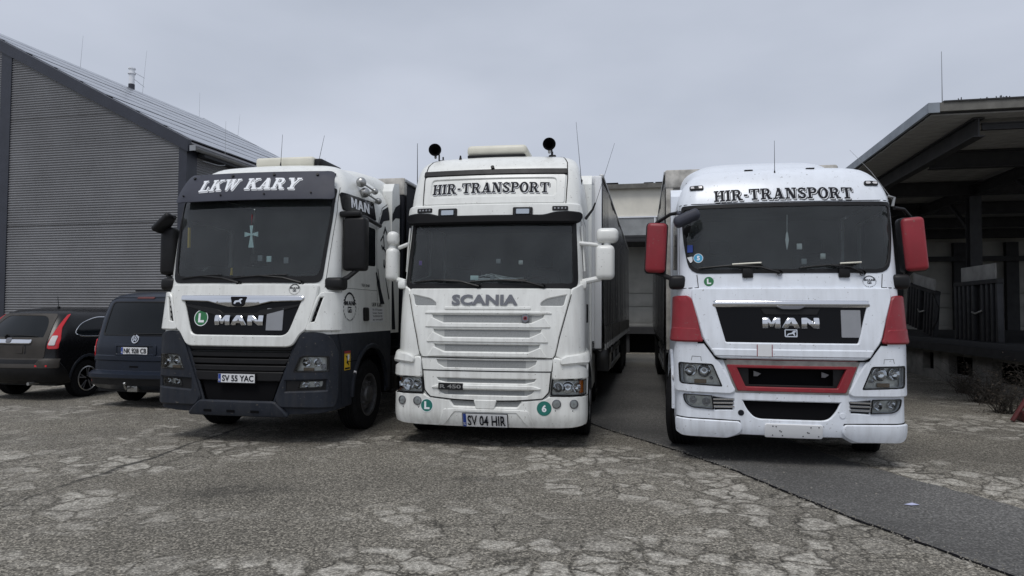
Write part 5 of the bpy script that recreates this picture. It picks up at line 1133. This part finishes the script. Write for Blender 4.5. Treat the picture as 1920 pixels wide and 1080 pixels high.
    # red corner vanes
    for sg in (-1, 1):
        c = [(.965, 1.42), (.985, 1.45), (1.085, 1.90), (1.12, 1.935), (1.50, 1.935), (1.50, 1.42)]; c = mir(c) if sg < 0 else c
        panel('corner_vane', S, rounded(c, .02), M['red'], r, off=.055, thick=.05, step=.06, bev=.012)
        c = [(1.0, 1.42), (1.03, 1.55), (1.3, 1.56), (1.5, 1.53), (1.5, 1.42)]; c = mir(c) if sg < 0 else c
        panel('vane_fold', S, rounded(c, .02), M['red'], r, off=.063, thick=.03, step=.06, bev=.015)
    # bumper
    hr = rounded([(.852, 1.155), (.745, .895), (1.23, .915), (1.25, 1.165)], [.03, .02, .05, .04]); hl = mir(hr)
    up = [(-.74, 1.215), (.74, 1.215), (.60, .835), (-.60, .835)]
    lo_ = rounded([(-.545, .752), (.545, .752), (.49, .63), (.41, .545), (.34, .525), (-.34, .525), (-.41, .545), (-.49, .63)], [.02, .02, .06, .06, .06, .06, .06, .06])
    fr = rounded([(.84, .625), (1.10, .64), (1.18, .70), (1.20, .795), (.86, .785)], [.01, .05, .05, .03, .01]); fl_ = mir(fr)
    srt = [(.61, .765), (.63, .62), (.84, .61), (.86, .785)]; 
    vs = [.45, .8, 1.1, 1.3, 1.405]; pol = [(S.su(S.back, v), v) for v in vs]
    bp = [(-.55, .352), (.55, .352), (.66, .29), (1.05, .30), (1.22, .32), (1.29, .36), (1.31, .42)]+[(S.su(.72, .45), .45)]+pol+[(-u, v) for u, v in pol[::-1]]+[(-S.su(.72, .45), .45)]+[(-1.31, .42), (-1.29, .36), (-1.22, .32), (-1.05, .30), (-.66, .31)]
    panel('bumper', S, bp, M['white2'], r, off=-.003, thick=.03, holes=[hr, hl, up, lo_, fr, fl_, srt, mir(srt), ah[1], ah[-1]], step=.06, bev=.012)
    for sg in (-1, 1):
        c = rounded([(.94, 1.415), (.72, 1.05), (.615, .85), (.66, .825), (1.30, .83), (1.36, .95), (1.36, 1.25), (1.28, 1.42)], [.02, .03, .03, .05, .03, .05, .12, .06]); h = hr
        if sg < 0: c, h = mir(c), hl
        panel('bumper_corner', S, c, M['white2'], r, off=.028, thick=.03, holes=[h], step=.06, bev=.014)
        c = rounded([(.56, .49), (.545, .40), (.60, .355), (.70, .315), (1.2, .315), (1.30, .35), (1.32, .50)][::-1], .03); c = mir(c) if sg < 0 else c
        panel('bumper_spoiler', S, c, M['white2'], r, off=.026, thick=.03, step=.06, bev=.012)
        headlamp(S, h, r, [(sg*.95, 1.07, .075), (sg*1.11, 1.07, .065), (sg*.87, .99, .02)], off=.03, amber=[(p[0]*sg, p[1]) for p in rect(.93, .925, 1.06, .965)])
        headlamp(S, fr if sg > 0 else fl_, r, [(sg*.93, .71, .045), (sg*1.08, .725, .04)], off=.01, depth=.05)
        panel('fog_recess', S, srt if sg > 0 else mir(srt), M['black'], r, off=-.03, thick=0, step=.1)
        for k in range(3):
            v = .655+.042*k; pp = rounded([(.62+.004*k, v+.004), (.85, v-.004), (.85, v+.012), (.62, v+.02)][::1], .003); pp = mir(pp) if sg < 0 else pp
            panel('chrome_slat', S, pp, M['chrome'], r, off=.008, thick=.02, step=0, bev=.003)
        bezel_seam(S, [(sg*.55, .40), (sg*.56, .505), (sg*.8, .512), (sg*1.33, .518)], r, wd=.013, off=.004)
        bezel_seam(S, [(sg*(.98), 1.185), (sg*.985, 1.235), (sg*1.08, 1.24), (sg*1.09, 1.19)], r, wd=.004, off=.0295)
        panel('tow_cover', S, circ(sg*.545, .60, .03, 16), M['ink'] if sg < 0 else M['white2'], r, off=.004, thick=.004, step=0)
        wheel(r, sg*1.13, 1.24, .52, .31, sg, .30).rotation_euler.z = -.2
        p = [(1.40+.70*math.cos(t), .54+.70*math.sin(t)) for t in [PI*k/16 for k in range(17)]]
        p = S.side(sg, p+[(1.40+.64*math.cos(t), .54+.64*math.sin(t)) for t in [PI-PI*k/16 for k in range(17)]])
        panel('wheel_arch_lip', S, p, M['white2'], r, off=.03, thick=.05, step=0, bev=.008)
        MB().lathe([(.001, .02), (.03, .015), (.035, 0)], 12, Matrix.Translation((sg*1.27, .78, .92)) @ Matrix.Rotation(-sg*PI/2, 4, 'Z')).build('side_lamp', M['clearlens'], r)
        MB().prism([(2.30, 1.0), (2.30, 3.50), (2.42, 3.62), (2.62, 3.6), (2.62, 1.0)], 'x', min(sg*.98, sg*1.235), max(sg*.98, sg*1.235)).build('side_fairing', M['white2'], r)
        MB().box((min(sg*.8, sg*1.22), 2.42, .42), (max(sg*.8, sg*1.22), 4.0, .98), .08).build('fuel_tank', M['satin'], r)
        wheel(r, sg*.98, 5.1, .5, .5, sg, .28, hub='drive')
    for sg in (-1, 1): bezel_seam(S, [(sg*1.02, 1.408), (sg*.94, 1.41), (sg*.81, 1.228), (sg*.70, 1.222)], r, wd=.04, off=.032)
    bezel_seam(S, [(-.72, 1.226), (.72, 1.226)], r, wd=.022, off=.024)
    # red rimmed intake with worn aluminium strip
    panel('intake_strip', S, [(-.73, 1.212), (.73, 1.212), (.70, 1.13), (-.70, 1.13)], M['alu'], r, off=.012, thick=.02, step=.2)
    panel('intake_edge', S, [(-.74, 1.215), (.74, 1.215), (.60, .835), (-.60, .835)], M['alu'], r, off=.004, thick=.01, holes=[[(-.70, 1.19), (.70, 1.19), (.575, .86), (-.575, .86)]], step=.2)
    panel('red_surround', S, rounded([(-.695, 1.145), (.695, 1.145), (.575, .86), (-.575, .86)], .01), M['red'], r, off=.018, thick=.05, holes=[rounded([(-.60, 1.125), (.60, 1.125), (.50, .895), (-.50, .895)], .02)], step=.1, bev=.008)
    panel('red_edge', S, rect(-.74, 1.212, .74, 1.226), M['red'], r, off=.02, thick=.02, step=.2)
    panel('intake_funnel', S, rounded([(-.61, 1.13), (.61, 1.13), (.51, .89), (-.51, .89)], .01), M['black'], r, off=-.03, thick=.05, holes=[rect(-.46, .92, .46, 1.11)], step=.2)
    for u in (-.36, .38): panel('intake_tab', S, [(u-.04, 1.08), (u+.04, 1.05), (u+.0, 1.02), (u-.04, 1.02)], M['badge'], r, off=-.05, thick=.01, step=0)
    MB().box((-.85, .13, .42), (.85, .17, 1.4)).build('intake_back', M['matt'], r)
    panel('lower_intake', S, [(-.56, .77), (.56, .77), (.56, .51), (-.56, .51)], M['matt'], r, off=-.06, thick=0, step=.2)
    panel('plate_carrier', S, rounded(rect(-.285, .345, .325, .485), .02), M['plate'], r, off=.025, thick=.03, step=.1, bev=.006)
    v, f = [], []
    for u, q in [(-.205, .465), (-.205, .37), (-.17, .462), (.20, .462), (.285, .465), (.285, .37), (.12, .368), (-.10, .368), (-.13, .42), (-.115, .41), (.165, .41), (.18, .405)]:
        n = len(v); v += [S.m(x, y, .026) for x, y in circ(u, q, .007, 8)]; f.append(tuple(range(n, n+8)))
    link('plate_screw', v, f, M['ink'], r, 0)
    wiper(r, S, -1.0, -.28, 2.27, 2.305, -.10, pale=(-.62, -.30)); wiper(r, S, .12, .72, 2.265, 2.30, .80, pale=(.55, .78))
    for u in (-.45, .60): MB().box((-.06, -.02, -.05), (.06, .04, .06), .012, Matrix.Translation(S.m(u, 2.205, .02))).build('wiper_mount', M['black'], r)
    disc_sticker(S, -1.0, 2.40, .056, '5', M['sblue'], r, .006)
    panel('blue_sticker', S, rect(-1.125, 2.47, -1.06, 2.56), M['blue'], r, off=.014, thick=0, step=0); panel('shield_sticker', S, rounded([(-1.13, 2.41), (-1.09, 2.34), (-1.065, 2.36), (-1.065, 2.42)], .01), M['plate'], r, off=.014, thick=0, step=0)
    # mirrors with red backs
    for sg, x, yy in ((-1, -1.49, .42), (1, 1.415, .34)):
        TM = Matrix.Translation((x, yy, 2.55)) @ Matrix.Rotation(-.085 if sg > 0 else .05, 4, 'Y')
        b = MB().box((-.135, -.02, -.32), (.135, .16, .32), .05, TM, seg=3).build('mirror', M['black'], r)
        MB().box((-.122, -.075, -.31), (.122, .02, .31), .05, TM, seg=4).build('mirror_back', M['red'], b)
        MB().tube([(sg*1.2, .3, 2.97), (sg*1.32, .36, 2.96), (x, yy+.08, 2.87)], .022, 8).build('mirror_arm', M['black'], r)
        MB().tube([(sg*1.20, .28, 2.10), (sg*1.3, .34, 2.16), (x, yy+.08, 2.25)], .03, 8).build('mirror_arm', M['black'], r)
        MB().box((min(sg*1.14, sg*1.34), .2, 2.03), (max(sg*1.14, sg*1.34), .42, 2.2), .05, seg=3).build('mirror_foot', M['black'], r)
    T = Matrix.Translation((-1.14, .10, 2.875)) @ Matrix.Rotation(-.42, 4, 'Y') @ Matrix.Rotation(-.2, 4, 'X')
    MB().box((-.16, -.08, -.065), (.16, .09, .06), .05, T, seg=4).tube([(-1.24, .35, 2.98), (-1.2, .2, 2.93)], .022, 8).build('kerb_mirror', M['visor'], r)
    MB().lathe([(.001, 0), (.09, .01), (.11, .03)], 20, Matrix.Translation((-1.06, .29, 2.72))).build('mirror_glass', M['matt'], r)
    # roof
    antenna(r, (-.07, .50, 3.44), (0, 0, 1), .42)
    MB().tube([(1.20, .5, 3.14), (1.27, .5, 3.12), (1.25, .5, 3.02)], .018, 8).tube([(1.25, .5, 3.10), (1.02, .5, 3.44), (.80, .55, 3.72)], .004, 6, r2=.0015).build('antenna', M['satin'], r)
    for u in (-.36, .36): MB().box((-.05, -.02, 0), (.05, .03, .012), .004, Matrix.Translation(S.m(u, 3.62, 0))).build('roof_fitting', M['black'], r)
    sp_, SpF = spoiler(r, [(1.2, .6, 3.57, 3.3), (1.6, .86, 3.76, 3.3), (2.1, 1.02, 3.92, 3.3), (2.55, 1.10, 3.97, 3.3)], M['white2'])
    for sg in (-1, 1):
        a0 = 90-sg*50; panel('spoiler_graphic', SpF, [(1.3, a0-sg*12), (2.2, a0-sg*25), (2.25, a0+sg*14)], M['ink'], sp_, off=0, thick=0, step=0)
    chassis(r, .2, 5.8)
    MB().prism([(0, 0), (.012, .05), (.022, .12), (.012, .2), (.004, .22), (.006, .42), (.002, .42), (0, .22), (-.008, .2), (-.018, .12), (-.01, .05)], 'y', .32, .33, Matrix.Translation((.03, 0, 2.50))).build('hanging_charm', M['plate'], r, 0)
    for x, z, c in ((.17, 2.54, 'plate'), (.43, 2.42, 'satin'), (.22, 2.36, 'gplate')): MB().box((x-.03, .32, z-.035), (x+.03, .34, z+.035), .005).build('dash_gadget', M[c], r)
    return r

# ------------------------------------------------------------ semi-trailers
def trailer(cx, cy, a, label, side, frontm, h=4.0, header=True, L=13.6, detail=True):
    r = empty('semi_trailer', (cx, cy, 0), -a, label, 'trailer', 'curtain sided semi-trailers behind the trucks')
    W = 1.265; z0 = 1.28
    fr = MB().box((-W, 0, z0-.12), (W, .06, h-.12)).box((-W, -.01, h-.16), (W, .1, h-.02), .015)
    for x in (-W, W-.12): fr.box((x, -.02, z0-.12), (x+.12, .1, h-.03), .02)
    fr.build('front_wall', frontm, r)
    if header: MB().box((-W-.01, -.035, h-.28), (W+.02, .12, h+.015), .03).build('tarp_header', M['tarpw'], r)
    MB().box((-W, 0, z0-.14), (W, L, z0)).build('deck', M['steel'], r)
    v = []; f = []; nx, ny = 6, 30; rs = random.Random(int(cx*10))
    for j in range(ny+1):
        for i in range(nx+1):
            v.append((-W+2*W*i/nx, .1+(L-.1)*j/ny, h-.03-.03*math.sin(j*PI*3/ny)**2+rs.uniform(-.008, .008)))
    f = [(j*(nx+1)+i, j*(nx+1)+i+1, (j+1)*(nx+1)+i+1, (j+1)*(nx+1)+i) for j in range(ny) for i in range(nx)]
    link('roof_tarp', v, f, M['tarpw'], r)
    for sg in (-1, 1):
        ny, nz = 110, 14; v = []
        for j in range(ny+1):
            y = .1+(L-.1)*j/ny
            for k in range(nz+1):
                z = z0-.06+(h-.06-z0+.06)*k/nz; q = k/nz
                v.append((sg*(W+.012+.012*math.sin(y*9+.6*math.sin(z*2))*(.3+.7*(1-q))+.010*math.sin(y*2.3+z)), y, z))
        f = [(j*(nz+1)+k, (j+1)*(nz+1)+k, (j+1)*(nz+1)+k+1, j*(nz+1)+k+1) for j in range(ny) for k in range(nz)]
        if sg < 0: f = [q[::-1] for q in f]
        link('side_curtain', v, f, side, r, 60)
        MB().box((min(sg*(W-.04), sg*(W+.03)), 0, h-.07), (max(sg*(W-.04), sg*(W+.03)), L, h), .012).box((min(sg*(W-.05), sg*(W+.0)), 0, z0-.16), (max(sg*(W-.05), sg*(W+.0)), L, z0-.02), .01).build('side_rail', M['satin'], r)
        if sg > 0 and detail:
            for k in range(22):
                y = .45+k*.6
                MB().tube([(W+.03, y, z0-.14), (W+.035, y+.02, z0+.16), (W+.03, y+.03, z0+.24)], .016, 5).box((W+.02, y-.03, z0-.16), (W+.05, y+.05, z0-.06)).build('curtain_buckle', M['satin'], r)
        g = MB()
        for z in (.52, .86): g.box((min(sg*1.18, sg*1.21), 4.2, z), (max(sg*1.18, sg*1.21), 8.2, z+.12), .008)
        for y in (4.3, 6.1, 8.0): g.box((min(sg*1.12, sg*1.18), y, .5), (max(sg*1.12, sg*1.18), y+.06, z0-.14))
        g.build('side_guard', M['satin'], r)
        MB().box((min(sg*.8, sg*1.2), 2.9, .55), (max(sg*.8, sg*1.2), 4.0, z0-.15), .02).build('tool_box', M['tarp'], r)
        for y in (9.0, 10.3, 11.6): wheel(r, sg*1.05, y, .5, .38, sg, .29, hub='drive')
        MB().box((min(sg*.8, sg*.95), 2.3, .25), (max(sg*.8, sg*.95), 2.45, z0-.1), .01).box((min(sg*.72, sg*1.0), 2.2, .2), (max(sg*.72, sg*1.0), 2.55, .25)).build('landing_leg', M['steel'], r)
        MB().box((min(sg*.75, sg*1.24), 12.4, .35), (max(sg*.75, sg*1.24), 12.43, 1.0)).build('mud_flap', M['black'], r)
    MB().box((-.5, .5, .98), (-.42, L, z0-.13)).box((.42, .5, .98), (.5, L, z0-.13)).box((-1.1, 8.6, .6), (1.1, 12, .66)).build('chassis', M['steel'], r)
    MB().box((-W, L-.06, z0-.1), (-.01, L, h-.06), .01).box((.01, L-.06, z0-.1), (W, L, h-.06), .01).build('rear_door', frontm, r)
    return r
truck_one(); truck_two(); truck_three()
trailer(-1.86-1.25*.983+.0, 11.54+.227, .183, 'dark curtain trailer with worn white front header, coupled behind the left truck', M['ink'], M['ink'])
trailer(.215, 11.32, .2, 'long dark grey curtain trailer with buckled straps behind the all white truck', M['tarp'], M['plate'], header=False)
trailer(3.68, 10.56, .19, 'dirty white tarpaulin trailer rising above the roof of the truck with red mirrors', M['tarp'], M['tarpw'])

# ------------------------------------------------------------ cars seen from behind
def loft_body(name, rings, m, parent, holes=None, smooth=50, caps=True):
    n = len(rings[0]); v = [p for g in rings for p in g]; f = []
    for i in range(len(rings)-1):
        for k in range(n):
            a = i*n+k; b = i*n+(k+1) % n; f.append((a, b, b+n, a+n))
    if caps: f.append(tuple(range(n-1, -1, -1))); f.append(tuple(range(len(v)-n, len(v))))
    mb = MB(); mb.v = [Vector(p) for p in v]; mb.f = f
    return mb.build(name, m, parent, smooth)
def rear_skin_surf(tab, back): return Surf(tab, back)
def van():
    X, Y, a = -6.70, 12.15, .22
    r = empty('van', (X, Y, 0), -a, 'dark blue grey van seen from behind, next to the left truck', 'van'); r.scale = (1.04, 1.04, 1.06)
    # rear face is the front of the surface: y grows towards the bonnet
    S = Surf([(.30, .30, .10, .93, .14), (.40, .40, -.06, .94, .16), (.56, .56, -.08, .955, .18), (.60, .60, .0, .955, .18), (1.0, 1.0, .0, .955, .2), (1.15, 1.15, .03, .95, .2), (1.75, 1.75, .19, .87, .2), (1.86, 1.86, .26, .83, .22), (1.95, 1.93, .40, .74, .25), (2.1, 1.965, .65, .55, .25)], 4.1)
    arch = {sg: S.side(sg, [(.93+.40*x, .34+.40*y) for x, y in circ(0, 0, 1, 20)]) for sg in (-1, 1)}
    rw = rounded([(-.74, 1.21), (.74, 1.21), (.68, 1.79), (-.68, 1.79)], .06)
    sw = {sg: rounded(S.side(sg, [(.34, 1.22), (1.5, 1.22), (1.5, 1.72), (.46, 1.72)][::sg]), .05) for sg in (-1, 1)}
    vs = [.30+1.8*i/12 for i in range(13)]; pol = [(S.su(4.1, v), v) for v in vs]
    panel('body', S, pol+[(-u, v) for u, v in pol[::-1]], M['carblue'], r, off=0, thick=.02, holes=[arch[1], arch[-1], rw], step=.06)
    t = [S.at(u*S.su(4.1, 2.1)/20, 2.1) for u in range(-20, 21)]; MB().add(t, [tuple(range(41))]).build('roof', M['carblue'], r, 0)
    MB().prism([(4.05, .35), (4.9, .4), (4.95, .85), (4.35, 1.1), (4.05, 1.9)], 'x', -.9, .9).build('bonnet', M['carblue'], r)
    panel('rear_window', S, rw, M['tint'], r, off=-.004, thick=0, step=.1); panel('window_seal', S, rw, M['black'], r, off=.004, thick=.01, holes=[[(x*.97, 1.5+(y-1.5)*.95) for x, y in rw]], step=.1)
    for sg in (-1, 1):
        panel('side_glass', S, sw[sg], M['tint'], r, off=.004, thick=0, step=.1)
        c = rounded([(.93, .84), (.905, 1.13), (1.06, 1.17), (1.09, .84)], .02); c = c if sg > 0 else mir(c)
        o = panel('tail_light', S, c, M['redlens'], r, off=.014, thick=.02, step=.06, bev=.006)
        q = rounded([(.93, .93), (.925, 1.02), (1.07, 1.03), (1.08, .93)], .01); q = q if sg > 0 else mir(q)
        panel('light_band', S, q, M['clearlens'], o, off=.019, thick=.005, step=.06)
        panel('reflector', S, [(sg*p[0], p[1]) for p in rect(.62, .44, .86, .475)], M['redlens'], r, off=.008, thick=.01, step=0)
        wheel(r, sg*.82, .93, .33, .22, sg, .20, hub='drive'); wheel(r, sg*.82, 3.9, .33, .22, sg, .20, hub='drive')
    bezel_seam(S, [(-.86, .60), (.86, .60)], r, off=.003, wd=.01); bezel_seam(S, [(-.89, .62), (-.87, 1.15), (-.79, 1.8), (-.6, 1.86), (.6, 1.86), (.79, 1.8), (.87, 1.15), (.89, .62)], r, off=.003, wd=.008)
    panel('bumper', S, rounded([(-1.08, .40), (1.08, .40), (1.12, .53), (-1.12, .53)], .03), M['black'], r, off=.01, thick=.03, step=.08, bev=.015)
    panel('bumper_step', S, rounded([(-1.10, .52), (1.10, .52), (1.12, .60), (-1.12, .60)], .02), M['carblue'], r, off=.05, thick=.06, step=.08, bev=.02)
    panel('door_crease', S, rounded([(-.87, .80), (.87, .80), (.88, .87), (-.88, .87)], .02), M['carblue'], r, off=.016, thick=.02, step=.1, bev=.014)
    o = panel('plate_pocket', S, rounded(rect(-.42, .885, .42, 1.065), .04), M['carblue'], r, off=.014, thick=.02, step=.1, bev=.01, holes=[rounded(rect(-.37, .90, .37, 1.04), .02)])
    number_plate(S, -.26, .905, .26, 1.02, 'NK 928 CB', r, .01)
    o = panel('round_badge', S, circ(0, 1.155, .07, 26), M['chrome'], r, off=.02, thick=.02, step=0, holes=[circ(0, 1.155, .058, 24)])
    V_ = stroke([(-.042, 1.195), (-.018, 1.12), (0, 1.165), (.018, 1.12), (.042, 1.195)], .011)+stroke([(-.018, 1.208), (0, 1.168), (.018, 1.208)], .011)
    panel('badge_letter', S, None, M['chrome'], o, off=.02, thick=0, step=0, pos=V_); panel('badge_disc', S, circ(0, 1.155, .06, 20), M['ink'], o, off=.008, thick=0, step=0)
    panel('brake_light', S, rounded(rect(-.17, 1.835, .17, 1.865), .01), M['rustred'], r, off=.012, thick=.01, step=0)
    MB().tube([S.m(-.02, 1.235, .03), S.m(.5, 1.245, .02)], .009, 6).tube([S.m(-.02, 1.235, .03), S.m(-.02, 1.22, -.01)], .02, 8).build('rear_wiper', M['black'], r)
    panel('lock_recess', S, rounded(rect(-.09, .68, .09, .71), .01), M['matt'], r, off=.003, thick=0, step=0)
    MB().tube([(-.02, -.02, .36), (-.02, -.14, .34), (-.02, -.17, .40)], .018, 8).lathe([(.028*math.sin(PI*k/8), -.028*math.cos(PI*k/8)) for k in range(9)], 14, Matrix.Translation((-.02, -.17, .43))).box((-.1, -.03, .28), (.1, .04, .42), .01).build('tow_bar', M['satin'], r)
    MB().box((-.9, .2, .25), (.9, 4.6, .42)).build('underbody', M['black'], r)
    MB().tube([(-.7, .8, 2.0), (.4, .8, 2.0)], .02, 6).build('roof_bar', M['black'], r)
    return r
def suv():
    X, Y, a = -9.62, 13.05, .2
    r = empty('car', (X, Y, 0), -a, 'dusty black off-road car with tall red tail lights, parked left of the blue van', 'car'); r.scale = (1.03, 1.03, 1.06)
    S = Surf([(.30, .30, .16, .86, .2), (.42, .42, .02, .90, .26), (.55, .55, -.03, .91, .28), (.72, .72, -.02, .915, .28), (.76, .76, .03, .91, .26), (1.0, 1.0, .04, .90, .26), (1.12, 1.12, .09, .88, .26), (1.50, 1.50, .36, .75, .24), (1.60, 1.60, .46, .66, .24), (1.68, 1.65, .62, .54, .24), (1.85, 1.68, .95, .36, .24)], 3.0)
    arch = {sg: S.side(sg, [(.92+.42*x, .36+.42*y) for x, y in circ(0, 0, 1, 20)]) for sg in (-1, 1)}
    rw = rounded([(-.62, 1.135), (.62, 1.135), (.60, 1.33), (.46, 1.53), (-.46, 1.53), (-.60, 1.33)], [.02, .02, .12, .12, .12, .12])
    vs = [.30+1.55*i/12 for i in range(13)]; pol = [(S.su(3.0, v), v) for v in vs]
    lowp = lambda v: v
    panel('body', S, pol+[(-u, v) for u, v in pol[::-1]], M['carblack'], r, off=0, thick=.02, holes=[arch[1], arch[-1], rw], step=.06)
    t = [S.at(u*S.su(3.0, 1.85)/20, 1.85) for u in range(-20, 21)]; MB().add(t, [tuple(range(41))]).build('roof', M['carblack'], r, 0)
    MB().prism([(2.95, .4), (4.35, .42), (4.4, .8), (3.6, 1.03), (2.95, 1.6)], 'x', -.84, .84).build('bonnet', M['carblack'], r)
    panel('tailgate', S, rounded([(-.70, .76), (.70, .76), (.72, 1.0), (.70, 1.2), (.60, 1.56), (-.60, 1.56), (-.70, 1.2), (-.72, 1.0)], .06), M['cardirt'], r, off=.010, thick=.015, holes=[rw], step=.06, bev=.006)
    panel('rear_window', S, rw, M['tint'], r, off=.002, thick=0, step=.1)
    panel('bumper', S, rounded([(-1.15, .34), (1.15, .34), (1.15, .52), (.95, .73), (-.95, .73), (-1.15, .52)], .04), M['black'], r, off=.02, thick=.03, step=.08, bev=.015)
    panel('bumper_top', S, rounded([(-.98, .60), (.98, .60), (.98, .745), (-.98, .745)], .03), M['cardirt'], r, off=.03, thick=.03, step=.08, bev=.015)
    for sg in (-1, 1):
        c = rounded([(.755, .94), (.76, 1.12), (.765, 1.28), (.765, 1.54), (.80, 1.55), (.83, 1.30), (.92, 1.10), (.92, .94)], .03)
        w_ = rounded([(.765, 1.0), (.77, 1.16), (.85, 1.16), (.86, 1.0)], .02)
        if sg < 0: c, w_ = mir(c), mir(w_)
        o = panel('tail_light', S, c, M['redlens'], r, off=.022, thick=.025, step=.06, bev=.008); panel('light_band', S, w_, M['clearlens'], o, off=.028, thick=.006, step=.06)
        panel('reflector', S, [(sg*p[0], p[1]) for p in rect(.60, .62, .80, .65)], M['redlens'], r, off=.035, thick=.01, step=0)
        sw = rounded(S.side(sg, [(.62, 1.20), (.80, 1.15), (2.4, 1.13), (2.3, 1.50), (1.2, 1.50), (.80, 1.38)][::sg]), [.12]*6)
        cen = (sum(p[0] for p in sw)/len(sw), sum(p[1] for p in sw)/len(sw))
        panel('side_glass', S, sw, M['tint'], r, off=.004, thick=0, step=.1)
        panel('window_trim', S, [(cen[0]+(x-cen[0])*1.02, cen[1]+(y-cen[1])*1.06) for x, y in sw], M['chrome'], r, off=.008, thick=.01, holes=[sw], step=.1)
        wheel(r, sg*.78, .92, .35, .23, sg, .225, hub='drive', rimm=M['matt']); wheel(r, sg*.78, 3.5, .35, .23, sg, .225, hub='drive')
        for k in range(5):
            t0 = 2*PI*k/5+.3
            for d in (-.16, .16):
                MB().tube([(sg*.885, .92+.04*math.cos(t0), .35+.04*math.sin(t0)), (sg*.89, .92+.215*math.cos(t0+d), .35+.215*math.sin(t0+d))], .011, 6).build('rim_spoke', M['rim'], r)
        MB().lathe([(.23, .0), (.235, .01), (.22, .02), (.21, .0)], 30, Matrix.Translation((sg*.885, .92, .35)) @ Matrix.Rotation(-sg*PI/2, 4, 'Z')).build('rim_edge', M['satin'], r)
        p = [(.92+.45*math.cos(t), .36+.45*math.sin(t)) for t in [PI*k/12 for k in range(13)]]+[(.92+.41*math.cos(t), .36+.41*math.sin(t)) for t in [PI-PI*k/12 for k in range(13)]]
        panel('wheel_arch_lip', S, S.side(sg, p), M['dgrey'], r, off=.012, thick=.03, step=0, bev=.006)
        panel('side_handle', S, S.side(sg, [(1.35, 1.02), (1.55, 1.02), (1.55, 1.05), (1.35, 1.05)][::sg]), M['chrome'], r, off=.03, thick=.03, step=0)
    panel('chrome_handle', S, rounded(rect(-.44, 1.03, .44, 1.085), .02), M['chrome'], r, off=.04, thick=.03, step=.1, bev=.01)
    panel('badge_block', S, rounded(rect(-.05, 1.04, .05, 1.11), .02), M['badge'], r, off=.05, thick=.03, step=0, bev=.006)
    panel('plate_blank', S, rounded(rect(-.30, .86, .30, .985), .01), M['cardirt'], r, off=.022, thick=.012, step=0); panel('plate_well', S, rounded(rect(-.36, .84, .36, 1.01), .02), M['black'], r, off=.0115, thick=0, step=0)
    MB().tube([S.m(-.12, 1.15, .02), S.m(-.1, 1.165, .05), S.m(.52, 1.15, .02)], .011, 6, r2=.007).tube([S.m(-.12, 1.13, .0), S.m(-.12, 1.16, .04)], .03, 10).build('rear_wiper', M['black'], r)
    MB().tube([(.2, .9, 1.67), (.2, .9, 1.71)], .03, 8).tube([(.2, .9, 1.70), (.12, .95, 1.90)], .007, 6).build('antenna', M['black'], r)
    MB().box((-.8, .3, .26), (.8, 4.2, .42)).build('underbody', M['black'], r); MB().tube([(.5, -.02, .32), (.5, .3, .32)], .03, 10).build('exhaust', M['satin'], r)
    return r
van(); suv()
